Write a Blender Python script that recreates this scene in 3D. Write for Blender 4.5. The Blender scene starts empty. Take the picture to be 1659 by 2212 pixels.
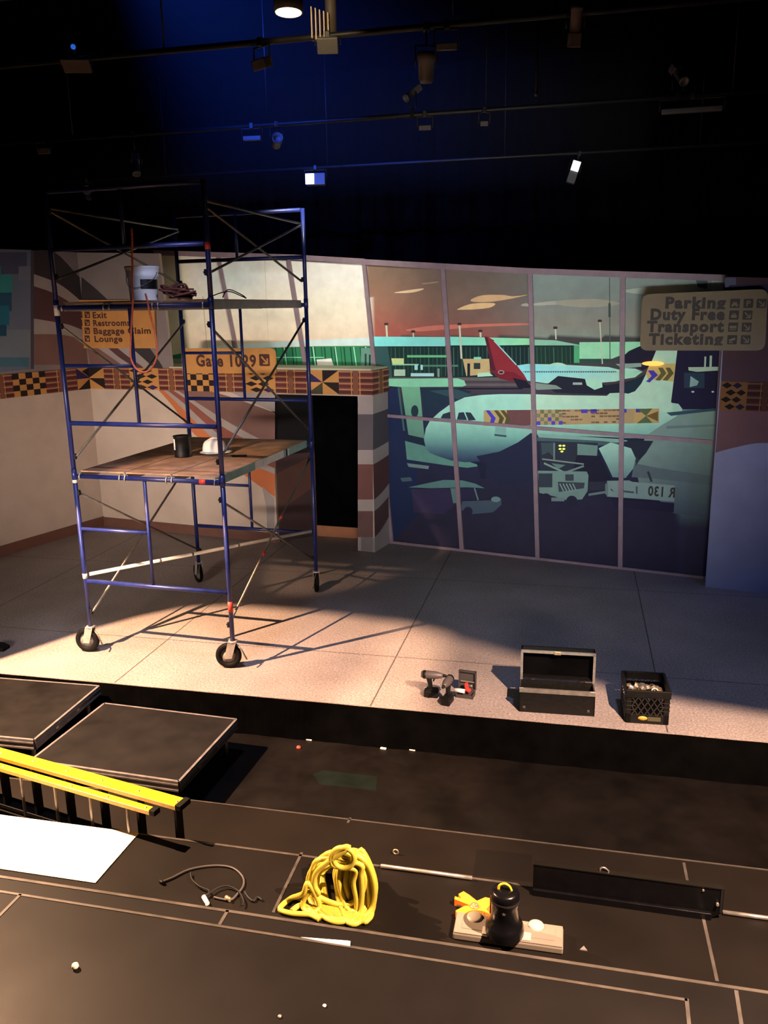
import bpy, bmesh, math, random
from mathutils import Vector, Matrix, Euler
from mathutils.geometry import tessellate_polygon
random.seed(7)
C = bpy.context.scene.collection
sc = bpy.context.scene
PI = math.pi

# ------------------------------------------------------------------ camera (solved from the scaffold's known sizes)
W, H = 1659, 2212
FPX = 1802.7
YAW, PITCH, ROLL = -0.22718, 0.23835, -0.01726
CAM = Vector((0.0, -6.19687, 3.22341))
_f = Vector((math.sin(YAW)*math.cos(PITCH), math.cos(YAW)*math.cos(PITCH), -math.sin(PITCH)))
_r = Vector((math.cos(YAW), -math.sin(YAW), 0))
_u = _r.cross(_f)
RT = math.cos(ROLL)*_r + math.sin(ROLL)*_u
UP = -math.sin(ROLL)*_r + math.cos(ROLL)*_u
cam_d = bpy.data.cameras.new('camera'); cam = bpy.data.objects.new('camera', cam_d); C.objects.link(cam)
cam.matrix_world = Matrix(((RT.x, UP.x, -_f.x, CAM.x), (RT.y, UP.y, -_f.y, CAM.y), (RT.z, UP.z, -_f.z, CAM.z), (0, 0, 0, 1)))
cam_d.sensor_fit = 'VERTICAL'; cam_d.sensor_height = 36.0; cam_d.lens = FPX*36.0/H
cam_d.clip_start = 0.05; cam_d.clip_end = 200
sc.camera = cam

def ray(x, y): return (_f*FPX + RT*(x-W/2) - UP*(y-H/2)).normalized()
def onz(x, y, z):
    d = ray(x, y); return CAM + d*((z-CAM.z)/d.z)
def ony(x, y, Y):
    d = ray(x, y); return CAM + d*((Y-CAM.y)/d.y)

class Plane:
    """A vertical plane through two floor points; u runs along it, v is height, n points to the house."""
    def __init__(s, a, b):
        s.a = Vector((a[0], a[1], 0)); s.b = Vector((b[0], b[1], 0))
        s.d = (s.b-s.a).normalized(); s.n = Vector((s.d.y, -s.d.x, 0)); s.L = (s.b-s.a).length
    def uv(s, x, y):
        dr = ray(x, y); t = ((s.a-CAM).dot(s.n))/dr.dot(s.n); P = CAM + dr*t
        return ((P-s.a).dot(s.d), P.z)
    def pt(s, u, v, o=0.0): return s.a + s.d*u + Vector((0, 0, v)) + s.n*o

# ------------------------------------------------------------------ colours and materials
def lin(c): c /= 255.0; return c/12.92 if c <= .04045 else ((c+.055)/1.055)**2.4
def col(r, g, b, k=1.0): return tuple(min(.9, lin(x)/k) for x in (r, g, b))

def mat(name, base, rough=.55, metal=0.0, noise=.0, nscale=8.0, bump=0.0, emit=None, estr=0.0, spec=.5, attr=False, coat=0.0):
    m = bpy.data.materials.new(name); m.use_nodes = True
    nt = m.node_tree; b = nt.nodes['Principled BSDF']
    b.inputs['Roughness'].default_value = rough; b.inputs['Metallic'].default_value = metal
    b.inputs['Specular IOR Level'].default_value = spec
    if coat: b.inputs['Coat Weight'].default_value = coat; b.inputs['Coat Roughness'].default_value = .15
    src = None
    if attr:
        a = nt.nodes.new('ShaderNodeAttribute'); a.attribute_name = 'Col'; src = a.outputs['Color']
    else:
        rgb = nt.nodes.new('ShaderNodeRGB'); rgb.outputs[0].default_value = (*base, 1); src = rgb.outputs[0]
    if noise or bump:
        tc = nt.nodes.new('ShaderNodeTexCoord')
        n = nt.nodes.new('ShaderNodeTexNoise'); n.inputs['Scale'].default_value = nscale; n.inputs['Detail'].default_value = 6
        nt.links.new(tc.outputs['Object'], n.inputs['Vector'])
        if noise:
            mr = nt.nodes.new('ShaderNodeMapRange'); mr.inputs['From Min'].default_value = .3; mr.inputs['From Max'].default_value = .7
            mr.inputs['To Min'].default_value = 1-noise; mr.inputs['To Max'].default_value = 1+noise
            nt.links.new(n.outputs['Fac'], mr.inputs['Value'])
            mx = nt.nodes.new('ShaderNodeVectorMath'); mx.operation = 'SCALE'
            nt.links.new(src, mx.inputs[0]); nt.links.new(mr.outputs[0], mx.inputs['Scale']); src = mx.outputs[0]
            r2 = nt.nodes.new('ShaderNodeMapRange'); r2.inputs['To Min'].default_value = max(.02, rough-.12); r2.inputs['To Max'].default_value = min(1, rough+.12)
            nt.links.new(n.outputs['Fac'], r2.inputs['Value']); nt.links.new(r2.outputs[0], b.inputs['Roughness'])
        if bump:
            bp = nt.nodes.new('ShaderNodeBump'); bp.inputs['Strength'].default_value = bump; bp.inputs['Distance'].default_value = .01
            nt.links.new(n.outputs['Fac'], bp.inputs['Height']); nt.links.new(bp.outputs[0], b.inputs['Normal'])
    nt.links.new(src, b.inputs['Base Color'])
    if emit:
        b.inputs['Emission Color'].default_value = (*emit, 1); b.inputs['Emission Strength'].default_value = estr
    return m

M = {}
M['paint'] = mat('painted_flat', None, .75, noise=.08, nscale=3, attr=True, spec=.2)
M['print'] = mat('printed_backdrop', None, .8, noise=.055, nscale=9, attr=True, spec=.15)
M['band'] = mat('painted_band', None, .6, noise=.05, nscale=20, attr=True, spec=.3)
M['tread'] = mat('black_stage_paint', (.026, .022, .019), .55, noise=.14, nscale=2.2, bump=.05, spec=.12, attr=True)
M['pit'] = mat('black_glossy_floor_paint', (.018, .015, .013), .5, noise=.35, nscale=4, bump=.05, spec=.12, attr=True)
M['drape'] = mat('black_velour', (.0022, .0022, .0026), 1.0, noise=.3, nscale=5, spec=0.0)
M['blackp'] = mat('black_plastic', (.0045, .0045, .005), .5, noise=.15, nscale=30, spec=.25)
M['blackg'] = mat('black_gloss_metal', (.0025, .0025, .0035), .25, noise=.1, nscale=15, spec=.3)
M['blackm'] = mat('black_matte_metal', (.008, .008, .009), .6, noise=.1, nscale=15, spec=.25)
M['rubber'] = mat('black_rubber', (.0035, .0035, .0035), .7, noise=.2, nscale=20, spec=.15)
M['drillb'] = mat('drill_body', (.085, .072, .072), .45, noise=.1)
M['blue'] = mat('blue_enamel_tube', (.010, .018, .115), .38, noise=.18, nscale=12, spec=.5)
M['zinc'] = mat('zinc_steel', (.19, .17, .145), .45, metal=.6, noise=.2, nscale=20)
M['alu'] = mat('aluminium', (.55, .53, .50), .35, metal=.85, noise=.12, nscale=25)
M['alud'] = mat('dull_aluminium', (.40, .38, .36), .45, metal=.5, noise=.15, nscale=18)
M['mint'] = mat('mint_painted_aluminium', (.22, .33, .28), .5, noise=.2, nscale=9)
M['ply'] = mat('worn_plywood', (.36, .21, .12), .7, noise=.45, nscale=5, bump=.15)
M['wtape'] = mat('white_tape', (.62, .58, .52), .6, noise=.1)
M['rtape'] = mat('red_tape', (.60, .05, .03), .5, noise=.1)
M['white'] = mat('white_plastic', (.74, .73, .74), .4, noise=.04, nscale=10)
M['board'] = mat('white_board', (.86, .84, .78), .5, noise=.03)
M['yellow'] = mat('yellow_fibreglass', (.80, .50, .02), .3, noise=.08, nscale=14, spec=.5)
M['ycable'] = mat('yellow_cable_jacket', (.46, .38, .045), .45, noise=.06, nscale=20)
M['orope'] = mat('orange_rope', (.70, .16, .07), .7, noise=.2, nscale=60)
M['rcord'] = mat('red_brown_cord', (.13, .035, .025), .6, noise=.2)
M['orange'] = mat('orange_plastic', (.85, .24, .03), .4, noise=.06)
M['clear'] = mat('translucent_plastic', (.20, .175, .15), .25, noise=.05)
M['clearl'] = mat('pale_latch_plastic', (.42, .38, .32), .35, noise=.05)
M['deckedge'] = mat('dull_deck_edge', (.18, .17, .175), .5, metal=.3, noise=.2, nscale=14)
M['lattice'] = mat('crate_lattice_plastic', (.02, .019, .019), .35, noise=.1, spec=.5)
M['red'] = mat('red_plastic', (.55, .04, .03), .4, noise=.05)
M['greyp'] = mat('grey_plastic', (.20, .20, .20), .5, noise=.1)
M['darkcase'] = mat('dark_grey_case', (.045, .040, .040), .55, noise=.15)
M['gold'] = mat('gold_label', (.55, .32, .04), .5, noise=.05)
M['brass'] = mat('brassy_steel', (.62, .50, .30), .35, metal=.8, noise=.25, nscale=30)
M['chrome'] = mat('bright_steel', (.62, .60, .58), .28, metal=.9, noise=.1)
M['seam'] = mat('worn_metal_edge', (.042, .037, .034), .6, metal=0.0, noise=.35, nscale=12)
M['seamb'] = mat('bare_metal_edge', (.060, .052, .046), .45, metal=.15, noise=.25, nscale=12)
M['deckt'] = mat('dark_deck_top', (.0075, .0065, .006), .65, noise=.4, nscale=4, bump=.05, spec=.15)
M['muntin'] = mat('mauve_painted_wood', col(112, 96, 104, .62), .6, noise=.12, nscale=10)
M['gearw'] = mat('pale_lamp_housing', (.13, .125, .125), .5, noise=.1)
M['gearb'] = mat('dark_lamp_housing', (.012, .012, .014), .5, noise=.15)
M['geart'] = mat('tan_lamp_housing', (.11, .085, .075), .6, noise=.15)
M['pipe'] = mat('dark_grid_pipe', (.010, .009, .009), .5, noise=.2)
M['ink'] = mat('dark_sign_ink', (.017, .013, .011), .6, noise=.1)
M['inkm'] = mat('maroon_sign_ink', (.075, .022, .018), .6, noise=.1)
M['signd'] = mat('shaded_sign_board', col(80, 71, 50, .55), .55, noise=.1, nscale=6)  # golden board darkened in colour, for the dimmer light at right
M['signg'] = mat('golden_sign_board', col(158, 110, 60, .6), .55, noise=.1, nscale=6)
M['ebulb'] = mat('white_lamp_lens', (.9, .9, .9), .3, emit=(.95, 1, .98), estr=3.0)
M['ewarm'] = mat('warm_lamp_lens', (.9, .8, .6), .3, emit=(1, .80, .45), estr=3.5)
M['eblue'] = mat('blue_led', (.1, .3, .8), .3, emit=(.03, .20, 1.0), estr=.55)
M['eor'] = mat('orange_strobe_lens', (.9, .5, .1), .3, emit=(1, .30, .04), estr=1.7)
M['eyel'] = mat('yellow_led', (.8, .9, .2), .3, emit=(.8, 1, .08), estr=1.2)

# ------------------------------------------------------------------ mesh builder
class MB:
    def __init__(s): s.bm = bmesh.new(); s.c = s.bm.loops.layers.float_color.new('Col'); s.cur = None
    def color(s, c): s.cur = c; return s
    def _paint(s, faces):
        if s.cur is None: return
        for f in faces:
            for l in f.loops: l[s.c] = (*s.cur, 1)
    def face(s, pts, cols=None):
        vs = [s.bm.verts.new(p) for p in pts]
        try: f = s.bm.faces.new(vs)
        except ValueError: return
        if cols:
            for l, c in zip(f.loops, cols): l[s.c] = (*c, 1)
        else: s._paint([f])
        return f
    def box(s, c, size, R=None, bev=0.0):
        c = Vector(c); hx, hy, hz = size[0]/2, size[1]/2, size[2]/2
        tmp = bmesh.new(); bmesh.ops.create_cube(tmp, size=1.0)
        for v in tmp.verts: v.co = Vector((v.co.x*size[0], v.co.y*size[1], v.co.z*size[2]))
        if bev: bmesh.ops.bevel(tmp, geom=tmp.edges[:], offset=bev, segments=2, affect='EDGES', profile=.5)
        mp = {}
        for v in tmp.verts: mp[v] = s.bm.verts.new((R @ v.co if R else v.co) + c)
        fs = []
        for f in tmp.faces:
            nf = s.bm.faces.new([mp[v] for v in f.verts]); fs.append(nf)
        s._paint(fs); tmp.free(); return s
    def bar(s, p, q, w, h, up=Vector((0, 0, 1)), bev=0.0):
        p, q = Vector(p), Vector(q); d = (q-p); L = d.length; d.normalize()
        sd = d.cross(up)
        if sd.length < 1e-5: sd = Vector((1, 0, 0))
        sd.normalize(); u2 = sd.cross(d)
        R = Matrix((d, sd, u2)).transposed()
        return s.box((p+q)/2, (L, w, h), R, bev)
    def tube(s, pts, r, n=10, closed=False, caps=True):
        pts = [Vector(p) for p in pts]; N = len(pts)
        rad = r if isinstance(r, (list, tuple)) else [r]*N
        rings = []; up = None
        for i, p in enumerate(pts):
            if closed: t = pts[(i+1) % N]-pts[i-1]
            elif i == 0: t = pts[1]-pts[0]
            elif i == N-1: t = pts[-1]-pts[-2]
            else: t = pts[i+1]-pts[i-1]
            if t.length < 1e-9: t = Vector((0, 0, 1))
            t.normalize()
            if up is None:
                up = Vector((0, 0, 1)) if abs(t.z) < .9 else Vector((1, 0, 0))
            a = t.cross(up)
            if a.length < 1e-5: a = t.cross(Vector((1, .3, .2)))
            a.normalize(); b = a.cross(t); up = b
            rings.append([s.bm.verts.new(p + (a*math.cos(2*PI*k/n) + b*math.sin(2*PI*k/n))*rad[i]) for k in range(n)])
        fs = []
        for i in range(N if closed else N-1):
            A, B = rings[i], rings[(i+1) % N]
            for k in range(n): fs.append(s.bm.faces.new((A[k], A[(k+1) % n], B[(k+1) % n], B[k])))
        if caps and not closed:
            fs.append(s.bm.faces.new(list(reversed(rings[0])))); fs.append(s.bm.faces.new(rings[-1]))
        for f in fs[:len(fs)-(0 if closed or not caps else 2)]: f.smooth = True
        s._paint(fs); return s
    def lathe(s, prof, n=24, o=(0, 0, 0), R=None):
        """prof: (radius, height) pairs, closed with discs where the radius is 0."""
        o = Vector(o); rings = []
        for r, z in prof:
            if r < 1e-6: v = Vector((0, 0, z)); rings.append([s.bm.verts.new((R @ v if R else v)+o)])
            else:
                ring = []
                for k in range(n):
                    v = Vector((r*math.cos(2*PI*k/n), r*math.sin(2*PI*k/n), z)); ring.append(s.bm.verts.new((R @ v if R else v)+o))
                rings.append(ring)
        fs = []
        for A, B in zip(rings, rings[1:]):
            if len(A) == 1 and len(B) == 1: continue
            for k in range(n):
                if len(A) == 1: fs.append(s.bm.faces.new((A[0], B[(k+1) % n], B[k])))
                elif len(B) == 1: fs.append(s.bm.faces.new((A[k], A[(k+1) % n], B[0])))
                else: fs.append(s.bm.faces.new((A[k], A[(k+1) % n], B[(k+1) % n], B[k])))
        for f in fs: f.smooth = True
        s._paint(fs); return s
    def prism(s, poly, h0, h1, fn):
        """poly: 2-D outline; fn(u, v, h) -> 3-D point; solid between h0 and h1."""
        tri = tessellate_polygon([[Vector((u, v, 0)) for u, v in poly]])
        lo = [s.bm.verts.new(fn(u, v, h0)) for u, v in poly]; hi = [s.bm.verts.new(fn(u, v, h1)) for u, v in poly]
        fs = []
        for t in tri:
            fs.append(s.bm.faces.new([hi[i] for i in t])); fs.append(s.bm.faces.new([lo[i] for i in reversed(t)]))
        n = len(poly)
        for i in range(n): fs.append(s.bm.faces.new((lo[i], lo[(i+1) % n], hi[(i+1) % n], hi[i])))
        s._paint(fs); return s
    def build(s, name, m, parent=None, smooth=False):
        bmesh.ops.recalc_face_normals(s.bm, faces=s.bm.faces[:])
        me = bpy.data.meshes.new(name); s.bm.to_mesh(me); s.bm.free()
        me.materials.append(m if not isinstance(m, str) else M[m])
        o = bpy.data.objects.new(name, me); C.objects.link(o)
        if parent: o.parent = parent
        return o

def tag(o, label=None, cat=None, group=None, kind=None):
    if label: o['label'] = label
    if cat: o['category'] = cat
    if group: o['group'] = group
    if kind: o['kind'] = kind
    return o
def thing(name, label, cat, loc=(0, 0, 0), rz=0.0, group=None):
    o = bpy.data.objects.new(name, None); C.objects.link(o); o.empty_display_size = .1
    o.location = loc; o.rotation_euler = (0, 0, rz); return tag(o, label, cat, group)
def copy_tree(o, parent=None):
    c = o.copy(); C.objects.link(c); c.parent = parent
    for ch in list(o.children): copy_tree(ch, c)
    return c
def struct(o): o['kind'] = 'structure'; return o
def smooth_pts(pts, k=8, closed=False):
    """Catmull-Rom through the points."""
    P = [Vector(p) for p in pts]; n = len(P); out = []
    for i in range(n if closed else n-1):
        if closed: a, b, c, d = P[i-1], P[i], P[(i+1) % n], P[(i+2) % n]
        else: a, b, c, d = P[max(i-1, 0)], P[i], P[i+1], P[min(i+2, n-1)]
        for j in range(k):
            t = j/k
            out.append(.5*((2*b)+(c-a)*t+(2*a-5*b+4*c-d)*t*t+(3*b-a-3*c+d)*t**3))
    if not closed: out.append(P[-1])
    return out

# ------------------------------------------------------------------ painting flat colour fields on a plane
class Paint:
    """A slab standing in a Plane, with colour fields laid into its front face (one mesh)."""
    def __init__(s, pl): s.pl = pl; s.mb = MB(); s.k = 0
    def slab(s, outline, t, c):
        s.mb.color(c); s.mb.prism(outline, -t, 0.0, lambda u, v, h: s.pl.pt(u, v, h)); return s
    def poly(s, uv, c, layer=None):
        if layer is None: s.k += 1; layer = s.k
        o = .0004*layer
        if len(uv) > 4:
            tri = tessellate_polygon([[Vector((u, v, 0)) for u, v in uv]])
            for t in tri: s.mb.color(c); s.mb.face([s.pl.pt(*uv[i], o) for i in t])
        else: s.mb.color(c); s.mb.face([s.pl.pt(u, v, o) for u, v in uv])
        return s
    def px(s, pts, c, layer=None): return s.poly([s.pl.uv(x, y) for x, y in pts], c, layer)
    def rect(s, u0, v0, u1, v1, c, layer=None): return s.poly([(u0, v0), (u1, v0), (u1, v1), (u0, v1)], c, layer)

# ================================================================== THE SETTING
KW, KB = .62, .50
def proj(P):
    d = P-CAM; z = d.dot(_f)
    return (W/2+FPX*d.dot(RT)/z, H/2-FPX*d.dot(UP)/z)
def mixc(a, b, t): t = max(0, min(1, t)); return tuple(a[i]+(b[i]-a[i])*t for i in range(3))
def ramp(stops, t):
    if t <= stops[0][0]: return stops[0][1]
    for (a, ca), (b, cb) in zip(stops, stops[1:]):
        if t <= b: return mixc(ca, cb, (t-a)/(b-a))
    return stops[-1][1]

WIN = Plane((-2.48, 4.951), (1.632, 4.027))
BOOTH = Plane((-7.14, 5.18), (-2.8, 4.47))
LEFT = Plane((-7.644, 3.363), (-7.14, 5.18))
RIGHT = Plane((1.569, 3.683), (2.218, 3.549))

# ---- stage floor: speckled sheet goods with dark joints
Z0, ZP, ZA, ZB, ZC = 0.0, -.37, -.17, .03, .23      # stage, pit floor, three seating tiers
YA, YB, YC, YD = -1.322, -2.02, -2.785, -2.90
fm = bpy.data.materials.new('speckled_terrazzo_floor'); fm.use_nodes = True
nt = fm.node_tree; bs = nt.nodes['Principled BSDF']; bs.inputs['Roughness'].default_value = .62; bs.inputs['Specular IOR Level'].default_value = .3
at = nt.nodes.new('ShaderNodeAttribute'); at.attribute_name = 'Col'
tc = nt.nodes.new('ShaderNodeTexCoord')
n1 = nt.nodes.new('ShaderNodeTexNoise'); n1.inputs['Scale'].default_value = 55; n1.inputs['Detail'].default_value = 4
n2 = nt.nodes.new('ShaderNodeTexNoise'); n2.inputs['Scale'].default_value = 1.3; n2.inputs['Detail'].default_value = 5
v1 = nt.nodes.new('ShaderNodeTexVoronoi'); v1.inputs['Scale'].default_value = 34
for n in (n1, n2, v1): nt.links.new(tc.outputs['Object'], n.inputs['Vector'])
def mrange(src, a, b, c, d):
    m = nt.nodes.new('ShaderNodeMapRange'); nt.links.new(src, m.inputs['Value'])
    for k, v in zip(('From Min', 'From Max', 'To Min', 'To Max'), (a, b, c, d)): m.inputs[k].default_value = v
    return m.outputs[0]
def vmath(op, a, b):
    m = nt.nodes.new('ShaderNodeMath'); m.operation = op; nt.links.new(a, m.inputs[0]); nt.links.new(b, m.inputs[1]); return m.outputs[0]
s = vmath('MULTIPLY', vmath('MULTIPLY', mrange(n1.outputs['Fac'], .3, .7, .68, 1.36), mrange(n2.outputs['Fac'], .3, .7, .84, 1.14)), mrange(v1.outputs['Distance'], 0, .25, 1.55, .95))
sv = nt.nodes.new('ShaderNodeVectorMath'); sv.operation = 'SCALE'
nt.links.new(at.outputs['Color'], sv.inputs[0]); nt.links.new(s, sv.inputs['Scale']); nt.links.new(sv.outputs[0], bs.inputs['Base Color'])

FLOORC = (.27, .235, .225)
mb = MB(); mb.color(FLOORC); mb.box((-2.5, 3.5, -.03), (15, 7.0, .06))
mb.color((.085, .07, .064))
for x in (-6.33, -3.95, -1.58, .79): 
    mb.face([(x-.006, 0.01, .0006), (x+.006, .01, .0006), (x+.006, 5.6, .0006), (x-.006, 5.6, .0006)])
for y in (1.04, 3.42): mb.face([(-9, y-.005, .0005), (4.5, y-.005, .0005), (4.5, y+.005, .0005), (-9, y+.005, .0005)])
struct(mb.build('floor', fm))
# stage front: black skirt with a few vertical folds
mb = MB()
pts = []
x = -10.0
while x < 5.0:
    pts.append((x, .004*math.sin(x*9)+.003*math.sin(x*23))); x += .05
for (xa, ya), (xb, yb) in zip(pts, pts[1:]):
    mb.face([(xa, ya-.004, ZP), (xb, yb-.004, ZP), (xb, yb*.3-.004, -.004), (xa, ya*.3-.004, -.004)])
    mb.face([(xa, .05, ZP), (xb, .05, ZP), (xb, .05, -.06), (xa, .05, -.06)])
struct(mb.build('trim_1', 'drape'))
# pit floor and seating tiers
mb = MB(); mb.color((.005, .0040, .0035)); mb.box((-2.5, -.95, ZP-.03), (15, 2.0, .06))
mb.color((.0052,.0082,.0064)); mb.face([(*onz(x, y, ZP+.0006).xy, ZP+.0006) for x, y in ((675, 1672), (700, 1664), (815, 1677), (812, 1708), (690, 1694))])
struct(mb.build('floor_pit', 'pit'))
def tier(name, y0, y1, z, c=(.0058, .0045, .0039), extra=()):
    mb = MB(); mb.color(c); mb.box((-2.5, (y0+y1)/2, (z+ZP-.06)/2), (15, y1-y0, z-ZP+.06))
    for pts, cc in extra:
        mb.color(cc); mb.face([(*onz(x, y, z+.0007).xy, z+.0007) for x, y in pts])
    return struct(mb.build(name, 'tread'))
tier('floor_front_tier', YB, YA, ZA, (.0075, .0056, .0044), [(((1030, 1834), (1150, 1846), (1150, 1905), (1022, 1890)), (.0052,.004,.0034))])
tier('floor_middle_tier', YC, YB, ZB)
tier('floor_rear_tier', -8.5, YC, ZC, (.0052, .0043, .0042))
# worn metal nosings and joint strips on the tiers (structure)
def strip(name, p, q, w, m='seam', h=.004):
    mb = MB(); mb.bar(p, q, w, h); return struct(mb.build(name, m))
k = 2
def trim(p, q, w, m='seam', h=.004):
    global k; strip('trim_%d' % k, p, q, w, m, h); k += 1
trim((-9, YA-.006, ZA+.001), (5, YA-.006, ZA+.001), .012, 'seamb')
trim((-9, YB-.008, ZB+.001), (5, YB-.008, ZB+.001), .016, 'seamb')
trim((-9, YC-.008, ZC+.001), (5, YC-.008, ZC+.001), .018, 'seamb')
dl = onz(-30, 1921, ZC); dr = onz(1485, 2161, ZC)
trim((dl.x-.4, dl.y, ZC+.001), (dr.x, dr.y, ZC+.001), .015, 'seamb')
for a, b, z in (((1483, 2158), (1492, 2250), ZC), ((1590, 2140), (1607, 2250), ZC), ((45, 1932), (-20, 1998), ZC), ((492, 1967), (474, 1998), ZC),
                ((652, 1842), (590, 1972), ZB), ((1515, 1965), (1549, 2120), ZB), ((1477, 1864), (1489, 1925), ZA), ((757, 1767), (751, 1778), ZA)):
    p, q = onz(*a, z), onz(*b, z); trim((p.x, p.y, z+.001), (q.x, q.y, z+.001), .017)

# ---- the dark house: rear curtain, side walls, ceiling
mb = MB()
n = 220
for i in range(n):
    def P(j, z): xx = -11+17*j/n; return (xx, 9.0+.09*math.sin(xx*7.3)+.05*math.sin(xx*17), z)
    mb.face([P(i, 0), P(i+1, 0), P(i+1, 7.2), P(i, 7.2)])
o = mb.build('wall_rear', 'drape'); struct(o)
for f in o.data.polygons: f.use_smooth = True
mb = MB(); mb.box((-11, 0, 3), (.1, 19, 9)); struct(mb.build('wall_house_left', 'drape'))
mb = MB(); mb.box((6, 0, 3), (.1, 19, 9)); struct(mb.build('wall_house_right', 'drape'))
mb = MB(); mb.box((-2.5, 0, 7.25), (17.2, 19, .1)); struct(mb.build('ceiling', 'drape'))
mb = MB(); mb.color((.018, .017, .016)); mb.box((-2.5, 8.2, -.033), (15, 2.4, .06)); struct(mb.build('floor_backstage', 'pit'))

# ---- colour set used on the scenery
CR = lambda r, g, b: col(r, g, b, KB)
BEIGE = CR(142, 128, 118); LIGHTG = CR(116, 108, 106); GREYW = CR(96, 88, 88); DARK = CR(40, 37, 40); MAROON = CR(62, 42, 44); BROWN = CR(90, 66, 62)
RUST = CR(140, 80, 50); REDBR = CR(98, 58, 50); BASEBR = CR(78, 50, 42)
GOLD = CR(142, 100, 56); INK = CR(26, 20, 20); NAVY = CR(34, 26, 62); KMAR = CR(72, 33, 34); KBR = CR(92, 58, 44); KLINE = CR(150, 112, 84)

def kente(pt, u0, u1, v0, v1, kind, lay=40, kf=1.0):
    class Dim:
        def poly(s_, uv, c, l): pt0.poly(uv, tuple(q*kf for q in c), l)
        def rect(s_, a, b, c_, d, c, l): pt0.rect(a, b, c_, d, tuple(q*kf for q in c), l)
    pt0 = pt; pt = Dim()
    du, dv = u1-u0, v1-v0
    R = lambda a, b, c, d, cc, l=0: pt.rect(u0+a*du, v0+b*dv, u0+c*du, v0+d*dv, cc, lay+l)
    if kind == 'bars':
        R(0, 0, 1, 1, KBR)
        for i in range(4):
            y = .04+i*.245
            R(0, y, 1, y+.13, KMAR if i % 2 else mixc(KMAR, INK, .35), 1)
            R(0, y+.16, 1, y+.185, KLINE, 1)
        R(.42, 0, .58, 1, KBR, 2); R(.36, 0, .39, 1, GOLD, 2); R(.61, 0, .64, 1, GOLD, 2)
    elif kind == 'check':
        R(0, 0, 1, 1, GOLD)
        for i in range(5):
            for j in range(4):
                if (i+j) % 2: R(i/5, j/4, (i+1)/5, (j+1)/4, NAVY if (i*3+j) % 4 == 0 else INK, 1)
    elif kind == 'zig':
        R(0, 0, 1, 1, GOLD)
        for i in range(4):
            y = i/4
            for a, b, c in ((.0, .42, INK), (.42, .80, NAVY if i % 3 == 0 else INK)):
                if i % 2 == 0: a, b = a+.16, b+.16
                pt.poly([(u0+a*du, v0+(y+.125)*dv), (u0+(a+b)/2*du, v0+(y+.015)*dv), (u0+min(b, 1)*du, v0+(y+.125)*dv), (u0+(a+b)/2*du, v0+(y+.235)*dv)], c, lay+1)
    elif kind == 'pin':
        R(0, 0, 1, 1, GOLD)
        cx, cy = u0+.5*du, v0+.5*dv
        for (a, b, c) in (((.5, 1), (1, 1), INK), ((1, .5), (1, 0), INK), ((.5, 0), (0, 0), CR(48, 46, 34)), ((0, .5), (0, 1), NAVY)):
            pt.poly([(cx, cy), (u0+a[0]*du, v0+a[1]*dv), (u0+b[0]*du, v0+b[1]*dv)], c, lay+1)

# ---- booth wall (back): beige with super-graphic stripes and the woven-pattern band
U = lambda x, y, pl=BOOTH: pl.uv(x, y)[0]
uL = 0.0; uE = U(806, 1000); uD0 = U(592, 1000); uD1 = U(776, 1000); uW = U(352, 660)
VB0, VB1, VO = 2.135, 2.452, 2.118
pt = Paint(BOOTH)
pt.slab([(uL, 0), (uD0, 0), (uD0, VO), (uD1, VO), (uD1, 0), (uE, 0), (uE, VB1), (uW+.07, VB1), (uW, 4.03), (uL, 4.10)], .05, BEIGE)
up = [BOOTH.uv(196, 797)[0], 2.45]
pt.poly([(uL, 2.45), (uW+.07, 2.45), (uW, 4.03), (uL, 4.10)], GREYW, 1)
def clipL(pts):   # keep the part of a pixel outline on the booth side of the corner
    return [BOOTH.uv(max(x, 196-(797-y)*.1), y) for x, y in pts]
def curve(pts): return [(p.x, p.y) for p in smooth_pts([(x, y, 0) for x, y in pts], 4)]
def stripe(top, bot, c, lay, fn): 
    a, b = curve(top), curve(bot); n_ = max(len(a), len(b))
    P = [fn(x, y) for x, y in a]; Q = [fn(x, y) for x, y in b]
    for i in range(min(len(P), len(Q))-1): pt.poly([P[i], P[i+1], Q[i+1], Q[i]], c, lay)
B = lambda x, y: BOOTH.uv(x, y)
# upper sweep, booth side of the corner (the left wall carries the beginnings)
e1 = [(176, 598), (225, 640), (290, 708), (345, 782), (352, 798)]; e2 = [(176, 652), (225, 700), (285, 752), (325, 788), (332, 798)]
e3 = [(181, 680), (228, 728), (270, 765), (305, 790), (312, 798)]; e4 = [(183, 712), (220, 740), (255, 770), (290, 793), (296, 798)]; e5 = [(183, 730), (206, 748), (235, 768), (268, 792), (274, 798)]
e6 = [(186, 752), (196, 762), (208, 776), (222, 790), (226, 798)]
stripe(e1, e2, DARK, 3, B); stripe(e2, e3, LIGHTG, 3, B); stripe(e3, e4, MAROON, 3, B); stripe(e4, e5, LIGHTG, 3, B)
pt.px([(183, 728), (206, 748), (235, 768), (268, 792), (276, 800), (197, 800)], BROWN, 2)
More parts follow.
